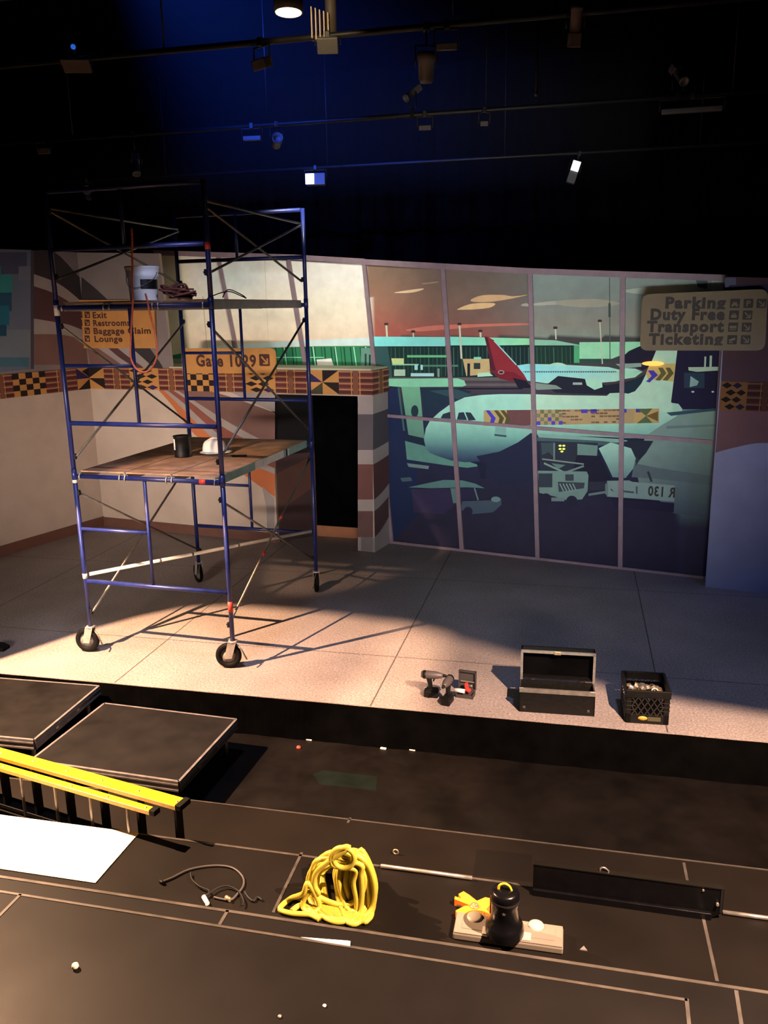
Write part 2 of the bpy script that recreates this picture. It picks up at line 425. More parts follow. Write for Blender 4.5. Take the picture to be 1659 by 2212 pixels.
# lower sweep
l1 = [(352, 835), (420, 838), (480, 852), (540, 872), (594, 892)]; l2 = [(372, 836), (420, 866), (490, 910), (545, 940), (594, 964)]
l3 = [(362, 836), (408, 866), (478, 920), (545, 956), (594, 978)]; l4 = [(352, 836), (398, 872), (462, 930), (540, 985), (594, 1012)]
l5 = [(346, 836), (388, 876), (450, 938), (530, 996), (594, 1024)]; l6 = [(336, 836), (372, 876), (420, 938), (520, 1020), (594, 1074)]
l7 = [(318, 836), (350, 876), (400, 938), (510, 1028), (580, 1086)]
stripe(l1, l2, BROWN, 2, B); stripe(l2, l3, LIGHTG, 3, B); stripe(l3, l4, REDBR, 2, B); stripe(l4, l5, LIGHTG, 3, B); stripe(l5, l6, RUST, 2, B)
pt.px([(566, 1050), (593, 1076), (593, 1168), (578, 1166), (576, 1100)], LIGHTG, 3)
pt.px([(480, 838), (594, 838), (594, 890), (540, 868)], LIGHTG, 1)
# column front (right of the doorway)
for y0, y1, c in ((855, 895, LIGHTG), (895, 972, CR(72, 66, 70)), (972, 1003, LIGHTG), (1003, 1079, CR(82, 54, 51)), (1079, 1104, LIGHTG), (1104, 1160, CR(78, 58, 56)), (1160, 1192, LIGHTG)):
    pt.px([(773, y0), (806, y0), (806, y1), (773, y1)], c, 3)
pt.rect(uD1, 0, uE, BOOTH.uv(790, 1160)[1], LIGHTG, 3)
# band
xs = [196, 227, 282, 345, 400, 466, 530, 596, 663, 733, 806]; kd = ['pin', 'bars', 'zig', 'bars', 'check', 'bars', 'zig', 'bars', 'pin', 'bars']
for i, kk in enumerate(kd):
    if kk == 'pin' and i == 0:
        ub = U(227, 815); kente(pt, -ub, ub, VB0, VB1, 'bars', 40) if False else None
        pt.rect(0, VB0, ub, VB1, GOLD, 40); vm = (VB0+VB1)/2
        pt.poly([(0, vm), (0, VB1), (ub, VB1)], INK, 41); pt.poly([(0, vm), (ub, vm), (ub, VB0)], INK, 41)
    else: kente(pt, U(xs[i], 820), U(xs[i+1], 825), VB0, VB1, kk)
wb = struct(pt.mb.build('wall_back', 'paint'))
mb = MB(); mb.prism([(uL, 0), (uD0, 0), (uD0, .14), (uL, .14)], 0, .018, lambda u, v, h: BOOTH.pt(u, v, h)); struct(mb.build('baseboard_back', mat('brown_baseboard', BASEBR, .6, noise=.1)))
# ledge on top of the booth, back to the window
def flat(outline, z0, z1, name, m, c=None):
    mb = MB(); mb.color(c or (.3, .3, .3)); mb.prism(outline, z0, z1, lambda u, v, h: Vector((u, v, h))); return struct(mb.build(name, m))
def wpt(u): p = WIN.pt(u, 0, .01); return (p.x, p.y)
pe = BOOTH.pt(uE, 0, .012); pw = BOOTH.pt(uW+.04, 0, .012)
sideA = BOOTH.pt(uE, 0); sideB = Vector((-2.490, 4.945, 0))
wl = WIN.uv(352, 780)[0]
flat([(pw.x, pw.y), (pe.x, pe.y), (sideB.x, sideB.y), wpt(wl-.35)], 2.453, 2.475, 'trim_30', 'paint', col(150, 150, 130, KW))
# end face of the booth, striped
SIDE = Plane((sideA.x, sideA.y), (sideB.x, sideB.y))
pt = Paint(SIDE)
pt.slab([(0, 0), (SIDE.L, 0), (SIDE.L, VB1), (0, VB1)], .05, LIGHTG)
L_ = SIDE.L
def sst(v0, v1, w0, w1, c, lay):
    for i in range(6):
        a, b = i/6, (i+1)/6; f = lambda q, r, t: q+(r-q)*t**1.5
        pt.poly([(a*L_, f(v0, w0, a)), (b*L_, f(v0, w0, b)), (b*L_, f(v1, w1, b)), (a*L_, f(v1, w1, a))], c, lay)
def vz(x, y): return BOOTH.uv(x, y)[1]
def vs(x, y): return SIDE.uv(x, y)[1]
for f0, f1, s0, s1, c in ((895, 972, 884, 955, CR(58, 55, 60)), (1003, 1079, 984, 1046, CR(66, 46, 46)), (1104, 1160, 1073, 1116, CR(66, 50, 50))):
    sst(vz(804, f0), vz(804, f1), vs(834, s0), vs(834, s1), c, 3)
kente(pt, 0, L_, VB0, VB1, 'bars')
struct(pt.mb.build('wall_booth_end', 'paint'))
# recess behind the doorway
rc0 = BOOTH.pt(uD0, 0, -.05); rc1 = onz(686, 1157, 0); rc2 = onz(816, 1166, 0)
RET = Plane((rc0.x, rc0.y), (rc1.x, rc1.y)); pt = Paint(RET)
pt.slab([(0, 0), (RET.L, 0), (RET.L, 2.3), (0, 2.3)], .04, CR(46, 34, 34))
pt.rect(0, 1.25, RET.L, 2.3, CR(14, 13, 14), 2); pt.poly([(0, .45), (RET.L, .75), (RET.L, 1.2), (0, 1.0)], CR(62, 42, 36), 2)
struct(pt.mb.build('wall_recess', 'paint'))
BCK = Plane((rc1.x, rc1.y), (rc2.x, rc2.y))
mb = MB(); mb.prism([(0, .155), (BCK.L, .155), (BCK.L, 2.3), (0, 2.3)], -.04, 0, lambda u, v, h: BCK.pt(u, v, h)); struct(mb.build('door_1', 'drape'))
mb = MB(); mb.prism([(0, 0), (BCK.L, 0), (BCK.L, .16), (0, .16)], -.04, .012, lambda u, v, h: BCK.pt(u, v, h)); struct(mb.build('baseboard_recess', mat('tan_baseboard', CR(120, 76, 50), .6, noise=.1)))
a1 = BOOTH.pt(uD0-.2, 0, -.06); a2 = BOOTH.pt(uD1+.1, 0, -.06)
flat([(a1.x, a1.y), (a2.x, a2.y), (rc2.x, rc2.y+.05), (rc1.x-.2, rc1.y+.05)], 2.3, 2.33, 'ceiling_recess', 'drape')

# ---- left wall
pt = Paint(LEFT); LU = lambda x, y: LEFT.uv(x, y)
pt.slab([(-1.2, 0), (LEFT.L, 0), (LEFT.L, 4.10), (-1.2, 4.05)], .05, BEIGE)
pt.poly([(-1.2, 2.45), (LEFT.L, 2.45), (LEFT.L, 4.10), (-1.2, 4.05)], GREYW, 1)
LX = lambda x, y: LEFT.uv(min(x, 197-(797-y)*.1), y)
stripe([(72, 541), (118, 545), (165, 592), (176, 602)], [(73, 592), (125, 612), (165, 642), (178, 656)], DARK, 3, LX)
stripe([(73, 592), (125, 612), (165, 642), (178, 656)], [(73, 618), (118, 634), (160, 660), (183, 684)], LIGHTG, 3, LX)
stripe([(73, 618), (118, 634), (160, 660), (183, 684)], [(73, 688), (120, 696), (150, 702), (186, 716)], MAROON, 3, LX)
stripe([(73, 688), (120, 696), (150, 702), (186, 716)], [(73, 722), (120, 722), (150, 726), (186, 736)], LIGHTG, 3, LX)
stripe([(73, 722), (120, 722), (150, 726), (186, 736)], [(73, 788), (120, 788), (150, 792), (192, 797)], BROWN, 2, LX)
# pale green window with blurred view, left of the stripes
TG = lambda r, g, b: col(r, g*.97, b*1.22, .5)
def lq(x0, y0, x1, y1, c, l): pt.poly([LU(x0, y0), LU(x1, y0), LU(x1, y1), LU(x0, y1)], c, l)
pt.poly([LU(-70, 536), LU(68, 540), LU(64, 797), LU(-70, 812)], TG(74, 84, 80), 2)
lq(-60, 545, 58, 592, TG(54, 60, 64), 3); lq(40, 575, 66, 605, TG(84, 92, 86), 4)
lq(-60, 575, 2, 600, TG(36, 104, 84), 4); lq(-60, 594, 27, 632, TG(40, 106, 86), 5); lq(-60, 632, 25, 672, TG(28, 62, 66), 4); lq(-60, 660, 20, 702, TG(26, 82, 80), 5); lq(-60, 702, 14, 726, TG(24, 58, 62), 4)
lq(-60, 712, 65, 772, TG(84, 96, 84), 3); lq(-60, 772, 62, 792, TG(52, 84, 78), 4); lq(66, 541, 73, 797, TG(52, 52, 50), 5)
xs = [-60, -24, 26, 98, 165]; kd = ['zig', 'bars', 'check', 'bars']
for i, kk in enumerate(kd): kente(pt, LU(xs[i], 835)[0], LU(xs[i+1], 825)[0], VB0, VB1, kk)
u0 = LU(165, 820)[0]; um = LEFT.L; vm = (VB0+VB1)/2
pt.rect(u0, VB0, um, VB1, GOLD, 40); pt.poly([(um, vm), (u0, VB1), (u0, vm)], NAVY, 41); pt.poly([(um, vm), (um, VB0), (u0, VB0)], INK, 41); pt.poly([(um, VB1), (um, vm), (um-(um-u0)*.6, VB1-.05)], INK, 41)
struct(pt.mb.build('wall_left', 'paint'))
mb = MB(); mb.prism([(-1.2, 0), (LEFT.L, 0), (LEFT.L, .15), (-1.2, .15)], 0, .018, lambda u, v, h: LEFT.pt(u, v, h)); struct(mb.build('baseboard_left', bpy.data.materials['brown_baseboard']))

# ---- right wall panel
CRR = lambda r, g, b: col(r, g, b, .6)
pt = Paint(RIGHT); rl = 2.6
pt.slab([(-.01, 0), (rl, 0), (rl, 3.35), (-.03, 3.50)], .05, col(92, 96, 116, .40))
RU = lambda x, y: RIGHT.uv(x, y)
pt.poly([(-.01, 2.385), (rl, 2.35), (rl, 3.35), (-.03, 3.5)], CRR(60, 44, 50), 1)
pt.px([(1566, 600), (1590, 600), (1590, 640), (1566, 640)], CRR(76, 78, 96), 2)
pt.px([(1575, 616), (1700, 612), (1700, 690), (1575, 690)], CRR(34, 36, 62), 3)
pt.poly([(-.01, 2.08), (rl, 2.06), (rl, 2.36), (-.01, 2.39)], tuple(q*.35 for q in GOLD), 2)  # band gold scaled down, weaker light put into the colour
ub = RU(1614, 850)[0]
kente(pt, 0, ub, 2.075, 2.385, 'zig', 40, .35); kente(pt, ub, ub+.36, 2.075, 2.385, 'bars', 40, .35); kente(pt, ub+.36, ub+.7, 2.075, 2.385, 'check', 40, .35); kente(pt, ub+.7, ub+1.1, 2.075, 2.385, 'bars', 40, .35)  # same band colours dimmed here, in place of weaker light
cv = curve([(1544, 978), (1590, 966), (1630, 958), (1662, 957), (1720, 958)])
pt.poly([(-.01, 2.075)]+[(-.01, RU(1544, 978)[1])]+[RU(x, y) for x, y in cv]+[(RU(1720, 900)[0], 2.075)], CRR(88, 64, 66), 1)
u9 = RU(1720, 958); pt.rect(u9[0], u9[1], rl, 2.075, CRR(88, 64, 66), 1)
struct(pt.mb.build('wall_right', 'paint'))

# ================================================================== THE AIRPORT BACKDROP (a printed picture, flat)
T = lambda r, g, b: col(r, g, b, KW)
wl0 = WIN.uv(337, 600)[0]-.45; wr0 = WIN.uv(1574, 700)[0]+.12
def wtop(u): 
    a = (WIN.uv(340, 548), WIN.uv(790, 571), WIN.uv(1570, 604))
    return ramp([(p[0], (p[1],)*3) for p in a], u)[0] if u > a[0][0] else a[0][1]
mm0 = (WIN.uv(790, 571), WIN.uv(848, 1172))     # the slanting upright between the two print lengths
def left_of(u, v): 
    t = (v-mm0[1][1])/(mm0[0][1]-mm0[1][1]); return u < mm0[1][0]+(mm0[0][0]-mm0[1][0])*t
mu = MB()
def skyc(x, y, lf):
    if lf:
        c = ramp([(545, T(214, 212, 190)), (600, T(208, 204, 192)), (660, T(202, 194, 178)), (735, T(196, 180, 160)), (790, T(150, 170, 150))], y)
        t = max(0, 1-((x-500)/80)**2)*max(0, 1-((y-600)/50)**2); c = mixc(c, T(170, 186, 186), t*.8)
        t = max(0, 1-((x-370)/45)**2); c = mixc(c, T(198, 204, 160), t*.7)
        return c
    if y < 727:
        base = ramp([(585, T(96, 88, 80)), (640, T(104, 90, 80)), (690, T(108, 84, 76)), (727, T(126, 74, 66))], y)
        warm = ramp([(585, T(112, 92, 78)), (650, T(128, 94, 78)), (690, T(138, 86, 74)), (727, T(146, 78, 68))], y)
        c = mixc(warm, base, (x-800)/220)
        grey = ramp([(595, T(92, 106, 100)), (660, T(98, 104, 100)), (727, T(112, 104, 96))], y)
        if x > 1040: c = mixc(c, mixc(grey, T(104, 84, 76), .35), (x-1040)/110)
        if x > 1147: c = ramp([(590, T(118, 136, 130)), (650, T(112, 124, 118)), (700, T(120, 122, 112)), (735, T(116, 130, 118))], y)
        return c
    c = ramp([(727, T(60, 62, 62)), (820, T(66, 60, 64)), (880, T(40, 44, 66)), (960, T(32, 38, 64)), (1060, T(36, 37, 56)), (1180, T(43, 40, 57)), (1240, T(40, 38, 54))], y)
    if x > 1460: c = mixc(c, ramp([(880, T(108, 132, 126)), (1000, T(100, 120, 116)), (1110, T(70, 88, 92)), (1140, T(48, 46, 66))], y), (x-1460)/10)
    return c
ub_ = WIN.uv(846, 1100)[0]-.03
def field(u0, u1, v0, NU, NV):
    g = []
    for i in range(NU+1):
        row = []
        for j in range(NV+1):
            u = u0+(u1-u0)*i/NU; v = v0+(wtop(u)-v0)*j/NV; P = WIN.pt(u, v); x, y = proj(P)
            n_ = (math.sin(x*.05+y*.021)*math.sin(y*.043-x*.013)+math.sin(x*.11)*math.sin(y*.09))*.03
            c = skyc(x, y, left_of(u, v)); row.append((mu.bm.verts.new(P), tuple(max(0, q*(1+n_)) for q in c)))
        g.append(row)
    for i in range(NU):
        for j in range(NV):
            q = (g[i][j], g[i+1][j], g[i+1][j+1], g[i][j+1]); f = mu.bm.faces.new([a[0] for a in q])
            for l, a in zip(f.loops, q): l[mu.c] = (*a[1], 1)
field(wl0, ub_, 2.30, 50, 44); field(ub_, wr0, 0.0, 100, 100)
mk = [0]
def mp(pts, c, cols=None, sm=False):
    """one flat colour field of the picture, outlined in the photograph and laid on the backdrop's plane"""
    mk[0] += 1; o = .00008*mk[0]
    if sm: pts = [(p.x, p.y) for p in smooth_pts([(x, y, 0) for x, y in pts], 5, True)]
    P = [WIN.pt(*WIN.uv(x, y), o) for x, y in pts]
    for t in tessellate_polygon([[Vector((x, y, 0)) for x, y in pts]]):
        mu.color(c); mu.face([P[i] for i in t], [cols(*pts[i]) for i in t] if cols else None)
def mr(x0, y0, x1, y1, c): mp([(x0, y0), (x1, y0), (x1, y1), (x0, y1)], c)
def ml(x0, y0, x1, y1, w, c):
    d = math.hypot(x1-x0, y1-y0); nx, ny = -(y1-y0)/d*w/2, (x1-x0)/d*w/2
    mp([(x0+nx, y0+ny), (x1+nx, y1+ny), (x1-nx, y1-ny), (x0-nx, y0-ny)], c)
def me_(cx, cy, rx, ry, c, n=20): mp([(cx+rx*math.cos(2*PI*i/n), cy+ry*math.sin(2*PI*i/n)) for i in range(n)], c)
# left length: terminal beyond the ledge
mp([(436, 750), (540, 742), (680, 734), (804, 729), (808, 746), (680, 747), (540, 752), (436, 754)], T(176, 226, 200))
mp([(345, 772), (400, 762), (436, 755), (540, 753), (680, 748), (808, 747), (816, 800), (345, 800)], T(44, 112, 78))
for i, x in enumerate(range(596, 812, 7)):
    if i % 3 != 1: ml(x, 750, x+4, 792, 2.6 if i % 2 else 1.6, T(24, 62, 48))
for x in (614, 676, 724, 764, 790): ml(x, 749, x+6, 792, 2.2, T(140, 206, 172))
mr(596, 771, 700, 773, T(110, 184, 150)); mp([(684, 777), (716, 774), (721, 790), (686, 790)], T(196, 208, 194)); mr(780, 752, 806, 790, T(90, 128, 116)); mr(788, 764, 792, 790, T(30, 62, 52)); mr(797, 766, 801, 790, T(30, 62, 52))
mr(575, 790, 815, 796, T(160, 214, 170)); mr(345, 790, 420, 797, T(150, 190, 150)); mr(345, 775, 400, 786, T(130, 150, 140))
ml(438, 640, 452, 800, 1.2, T(150, 140, 120)); ml(572, 560, 580, 740, 1.2, T(176, 168, 150))
# clouds
for pts, c in (([(852, 632), (880, 627), (912, 623), (913, 626), (890, 632), (862, 633)], T(196, 172, 140)), ([(912, 612), (945, 608), (943, 611), (918, 614)], T(140, 124, 106)),
               ([(1018, 647), (1042, 638), (1085, 637), (1108, 640), (1140, 637), (1100, 646), (1060, 652), (1024, 652)], T(186, 156, 116)), ([(988, 668), (1020, 656), (1068, 655), (1060, 664), (1030, 668), (1000, 669)], T(200, 170, 124)),
               ([(1125, 660), (1135, 655), (1144, 658), (1144, 662)], T(150, 148, 138)), ([(1150, 656), (1200, 650), (1232, 652), (1230, 656), (1160, 660)], T(150, 154, 142)),
               ([(878, 712), (940, 703), (1030, 700), (1130, 698), (1135, 702), (1040, 706), (960, 712), (900, 716)], T(172, 104, 90)), ([(1345, 628), (1420, 618), (1500, 612), (1560, 610), (1560, 622), (1480, 630), (1400, 636)], T(146, 162, 148)),
               ([(1205, 650), (1290, 646), (1340, 656), (1280, 664), (1215, 660)], T(138, 140, 124))): mp(pts, c, sm=True)
mp([(1500, 596), (1530, 598), (1527, 625), (1508, 620)], T(70, 84, 86)); mp([(1538, 606), (1566, 602), (1566, 628), (1536, 628)], T(158, 176, 158))
# terminal roof, glass front, light masts
for x0, x1, c0, c1 in ((804, 962, T(112, 206, 204), T(116, 214, 186)), (962, 1147, T(112, 214, 180), T(128, 220, 148))):
    mp([(x0, 727), (x1, 728 if x1 < 1000 else 731), (x1, 745 if x1 > 1000 else 748), (x0, 748)], None, cols=lambda x, y: mixc(c0, c1, (x-x0)/(x1-x0)))
mp([(1147, 733), (1200, 735), (1252, 745), (1252, 748), (1147, 746)], T(120, 172, 146))
mr(806, 748, 965, 815, T(26, 46, 44)); mr(962, 746, 1147, 815, T(24, 40, 42)); mr(1147, 746, 1250, 786, T(28, 50, 44))
for i, x in enumerate(range(845, 1250, 9)): ml(x, 750, x+1, 785 if x > 1147 else 812, 1.5 if i % 3 else 2.4, T(52, 92, 78) if i % 2 else T(38, 66, 60))
mr(880, 767, 966, 772, T(92, 168, 120)); mr(914, 788, 990, 792, T(70, 116, 96))
mp([(806, 748), (838, 748), (850, 830), (815, 830)], T(44, 74, 74))
mp([(1252, 739), (1385, 738), (1388, 776), (1252, 775)], T(132, 196, 156)); mr(1240, 746, 1252, 784, T(70, 150, 104)); mr(1252, 775, 1330, 784, T(40, 70, 62))
for x, y0, y1, w in ((835, 700, 728, 4), (893, 716, 728, 3), (993, 700, 775, 4), (1038, 715, 728, 4), (1200, 708, 733, 3), (1296, 693, 786, 2.5)): ml(x, y0, x+(y1-y0)*.06, y1, w, T(170, 178, 158)); me_(x, y0, 5, 3, T(54, 46, 46), 10)
ml(1317, 600, 1318, 780, 2, T(70, 86, 80)); ml(1317, 655, 1317, 685, 5, T(60, 74, 70))
# small traffic in front of the terminal
mp([(846, 774), (873, 774), (873, 786), (848, 786)], T(172, 192, 130)); mr(848, 786, 905, 789, T(120, 180, 150))
mr(888, 806, 938, 813, T(150, 216, 200)); mr(852, 798, 876, 812, T(150, 180, 160)); mr(896, 788, 903, 799, T(140, 206, 196)); mr(909, 788, 914, 799, T(140, 206, 196)); mr(946, 796, 950, 814, T(110, 136, 126))
mp([(1000, 775), (1057, 775), (1060, 808), (1008, 812)], T(166, 150, 106)); mr(1010, 785, 1016, 812, T(26, 34, 40)); mr(1024, 784, 1038, 797, T(40, 52, 50)); mr(1024, 771, 1040, 776, T(110, 200, 170))
mp([(1032, 806), (1056, 804), (1066, 812), (1032, 814)], T(150, 198, 170))
mr(818, 815, 1147, 822, T(84, 84, 84)); mr(990, 828, 1147, 834, T(84, 80, 82)); mr(990, 838, 1130, 841, T(28, 28, 38))
# the far jet with the red tail
me_(1205, 803, 28, 20, T(150, 196, 170)); 
mp([(1112, 790), (1140, 786), (1200, 787), (1300, 792), (1372, 796), (1389, 803), (1370, 812), (1330, 824), (1250, 830), (1180, 828), (1140, 822)], None, cols=lambda x, y: mixc(T(110, 190, 206), T(150, 206, 178), (x-1115)/60))
mp([(1047, 727), (1053, 727), (1068, 735), (1092, 762), (1116, 788), (1132, 808), (1140, 822), (1122, 824), (1096, 806), (1070, 800), (1060, 782), (1054, 756)], T(118, 40, 48))
mp([(1047, 727), (1054, 730), (1064, 770), (1072, 800), (1060, 796), (1056, 760)], T(70, 30, 44)); ml(1068, 736, 1116, 788, 2.5, T(130, 190, 186)); mp([(1056, 798), (1110, 804), (1140, 822), (1118, 826), (1080, 818)], T(98, 32, 42)); me_(1083, 804, 7, 4.5, T(150, 130, 126)); me_(1083, 804, 5, 2.6, T(60, 32, 40))
mp([(1108, 816), (1136, 822), (1152, 838), (1120, 838)], T(26, 26, 40)); mr(1130, 802, 1388, 803.5, T(80, 110, 104))
for x in range(1135, 1340, 5): mr(x, 801.5, x+2.2, 805, T(64, 90, 92))
mp([(1206, 812), (1262, 818), (1310, 832), (1350, 826), (1394, 812), (1398, 850), (1300, 852), (1200, 848), (1180, 832)], T(30, 34, 46))
mp([(1264, 818), (1300, 818), (1302, 836), (1285, 842), (1268, 832)], T(146, 200, 172)); mp([(1330, 800), (1388, 803), (1372, 815), (1340, 820)], T(140, 196, 166))
mp([(1150, 826), (1202, 832), (1215, 840), (1160, 842)], T(110, 130, 120)); mr(1238, 826, 1258, 831, T(140, 160, 152))
# dark stand and vehicle on the right, then the pale apron
mp([(1345, 770), (1360, 758), (1400, 740), (1430, 740), (1425, 778), (1390, 800), (1345, 782)], T(30, 30, 46)); mp([(1310, 780), (1345, 766), (1345, 800), (1312, 792)], T(56, 60, 62))
mp([(1330, 786), (1386, 784), (1386, 792), (1345, 796)], T(120, 150, 136)); mp([(1346, 832), (1395, 808), (1418, 800), (1404, 846), (1352, 855)], T(28, 44, 56))
mp([(1462, 740), (1556, 740), (1550, 884), (1448, 884)], T(30, 30, 52)); mp([(1487, 793), (1556, 792), (1556, 800), (1505, 803), (1488, 800)], T(150, 180, 156)); ml(1524, 770, 1523, 794, 4, T(150, 176, 156)); ml(1536, 768, 1535, 794, 5, T(150, 176, 156))
mr(1478, 805, 1522, 838, T(40, 56, 72)); mp([(1492, 812), (1510, 824), (1506, 832), (1490, 836)], T(120, 156, 150)); me_(1497, 846, 3.5, 2, T(170, 190, 190), 8); me_(1540, 846, 3, 2, T(170, 190, 190), 8)
mp([(1440, 890), (1556, 882), (1545, 1120), (1455, 1108), (1380, 1040), (1372, 1000), (1400, 930)], None, cols=lambda x, y: ramp([(880, T(112, 140, 130)), (1000, T(104, 128, 120)), (1060, T(86, 104, 104)), (1120, T(60, 72, 86))], y))
mp([(1370, 1000), (1420, 1010), (1540, 1028), (1540, 1048), (1420, 1034), (1365, 1030)], T(78, 94, 98)); mp([(1440, 920), (1550, 916), (1550, 920), (1440, 926)], T(92, 114, 112)); ml(1400, 1018, 1408, 1040, 5, T(46, 54, 60))
# the jet bridge on the left
mp([(815, 830), (860, 835), (900, 1000), (905, 1110), (850, 1168), (826, 960)], T(28, 38, 66)); mp([(820, 818), (990, 817), (1004, 822), (1008, 832), (1000, 835), (870, 836), (820, 832)], T(116, 184, 150))
mp([(868, 835), (908, 836), (918, 946), (884, 944)], None, cols=lambda x, y: mixc(T(100, 160, 128), T(84, 124, 112), (y-835)/110)); me_(897, 888, 8, 13, T(30, 50, 60)); mp([(908, 838), (990, 838), (1020, 846), (970, 872), (940, 890), (922, 900)], T(30, 46, 62)); mp([(928, 844), (985, 840), (1020, 852), (990, 862)], T(44, 70, 76))
mp([(880, 938), (925, 948), (960, 960), (918, 960), (884, 950)], T(28, 40, 56)); ml(862, 838, 874, 930, 4, T(56, 90, 88))
# light apron patches under the nose
mp([(876, 952), (915, 962), (960, 982), (1000, 992), (1040, 1006), (1010, 1010), (960, 1004), (880, 992)], T(80, 126, 116)); mp([(880, 1000), (928, 1006), (926, 1013), (884, 1008)], T(96, 120, 120))
mp([(1060, 994), (1090, 988), (1128, 988), (1132, 1002), (1090, 1008), (1056, 1006)], T(62, 88, 92), sm=True); mp([(1076, 1016), (1130, 1012), (1134, 1028), (1090, 1034)], T(66, 92, 98), sm=True)
# the near jet
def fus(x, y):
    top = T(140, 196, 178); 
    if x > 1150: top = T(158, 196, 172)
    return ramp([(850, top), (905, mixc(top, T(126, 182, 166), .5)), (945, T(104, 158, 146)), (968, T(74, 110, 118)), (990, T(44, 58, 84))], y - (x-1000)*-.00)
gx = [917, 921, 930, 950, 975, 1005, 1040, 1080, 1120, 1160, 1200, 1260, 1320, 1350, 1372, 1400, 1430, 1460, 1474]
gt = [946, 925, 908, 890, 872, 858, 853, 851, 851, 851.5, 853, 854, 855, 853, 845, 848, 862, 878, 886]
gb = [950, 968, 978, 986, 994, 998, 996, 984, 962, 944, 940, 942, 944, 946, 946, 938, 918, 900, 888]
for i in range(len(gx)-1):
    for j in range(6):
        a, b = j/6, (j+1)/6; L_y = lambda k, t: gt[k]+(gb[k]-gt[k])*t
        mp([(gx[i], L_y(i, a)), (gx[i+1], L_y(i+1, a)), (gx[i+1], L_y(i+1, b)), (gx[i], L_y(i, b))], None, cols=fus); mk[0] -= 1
mk[0] += 1
mp([(1350, 856), (1372, 845), (1386, 828), (1400, 800), (1420, 752), (1464, 752), (1456, 820), (1450, 868), (1462, 880), (1440, 890), (1380, 880)], T(158, 200, 172))
mp([(1396, 806), (1404, 786), (1460, 785), (1455, 824), (1400, 818)], T(176, 158, 96)); mp([(1400, 800), (1412, 800), (1422, 810), (1414, 816), (1404, 826), (1396, 824), (1408, 812)], T(62, 56, 150))
for d in (14, 30): mp([(1408+d, 794), (1418+d, 794), (1426+d, 806), (1412+d, 822), (1402+d, 821), (1414+d, 806)], T(86, 84, 50))
mp([(1374, 853), (1345, 848), (1318, 849), (1310, 856), (1340, 860)], T(150, 192, 168)); mp([(1452, 870), (1466, 872), (1475, 884), (1455, 892)], T(146, 190, 168))
mp([(1440, 891), (1490, 886), (1556, 881), (1556, 886), (1490, 893), (1450, 898)], T(46, 74, 84))
# patterned belt along the fuselage
kx0, kx1 = 1047, 1424
def ky(x, t): a = 886+(x-1047)*-.010; return a+(34-(x-1047)*.008)*t
def kq(x0, x1, t0, t1, c): mp([(x0, ky(x0, t0)), (x1, ky(x1, t0)), (x1, ky(x1, t1)), (x0, ky(x0, t1))], c); mk[0] -= 1
kq(1046, 1096, 0, 1, T(156, 140, 94)); kq(1096, 1147, 0, 1, T(92, 64, 66)); kq(1147, 1424, 0, 1, T(150, 132, 96)); mk[0] += 1
for q, c in ((0, T(60, 56, 160)), (18, T(74, 70, 46)), (32, T(74, 70, 46))):
    mp([(1050+q, 886), (1058+q, 886), (1072+q, 903), (1066+q, 918), (1058+q, 918), (1062+q, 903)], c); mk[0] -= 1
random.seed(3)
for i in range(8):
    for j in range(4):
        if (i+j) % 2 == 0: kq(1152+i*8, 1160+i*8, j/4, (j+1)/4, random.choice((T(70, 64, 160), T(92, 98, 70), T(104, 110, 84))))
for i in range(15):
    for j in range(5):
        if random.random() < .45: kq(1206+i*9, 1214+i*9, j/5+.03, j/5+.13, random.choice((T(120, 82, 70), T(104, 70, 60), T(90, 78, 60))))
for x in (1256, 1276, 1340, 1374): kq(x, x+14, .0, .25, T(66, 60, 160))
mp([(1372, 884), (1422, 882), (1422, 912), (1370, 914)], T(164, 142, 88)); mk[0] += 1
mp([(1396, 898), (1378, 883), (1410, 882)], T(74, 92, 64)); mk[0] -= 1; mp([(1396, 898), (1422, 888), (1422, 910)], T(98, 80, 46)); mk[0] -= 1; mp([(1396, 898), (1410, 913), (1376, 914)], T(74, 92, 64)); mk[0] += 1
# flight deck glass, door, belly shade, nose gear
for pts in ([(953, 903), (958, 894), (974, 889), (984, 891), (985, 905)], [(988, 906), (992, 891), (1003, 890), (1010, 907)], [(1006, 890), (1018, 891), (1029, 907), (1013, 908)]): mp(pts, T(36, 50, 62))
mp([(1071, 922), (1094, 923), (1094, 942), (1070, 940)], T(104, 150, 142)); ml(1069, 939, 1095, 942, 4, T(50, 70, 78))
mp([(1030, 985), (1080, 975), (1120, 955), (1147, 935), (1166, 938), (1168, 1010), (1140, 1040), (1080, 1046), (1040, 1000)], T(32, 36, 58)); mp([(1030, 998), (1052, 998), (1050, 1034), (1040, 1034)], T(28, 32, 52))
# the grey van, half lost in shade
mp([(884, 1052), (930, 1042), (960, 1036), (1000, 1037), (1028, 1044), (1048, 1054), (1010, 1052), (930, 1054)], T(76, 112, 110)); mp([(890, 1056), (970, 1054), (990, 1084), (960, 1110), (895, 1106)], T(46, 42, 68))
mp([(974, 1054), (984, 1054), (990, 1086), (980, 1086)], T(78, 110, 108)); mp([(990, 1054), (1024, 1054), (1032, 1078), (996, 1080)], T(38, 38, 62)); ml(1026, 1054, 1034, 1080, 3, T(90, 112, 112)); mp([(1000, 1082), (1060, 1080), (1084, 1076), (1084, 1090), (1066, 1106), (1020, 1110), (996, 1100)], T(60, 74, 88))
me_(1072, 1078, 10, 6, T(92, 120, 122)); me_(1012, 1104, 10, 10, T(38, 36, 58)); mp([(866, 1032), (888, 1030), (892, 1038), (870, 1040)], T(60, 84, 90))
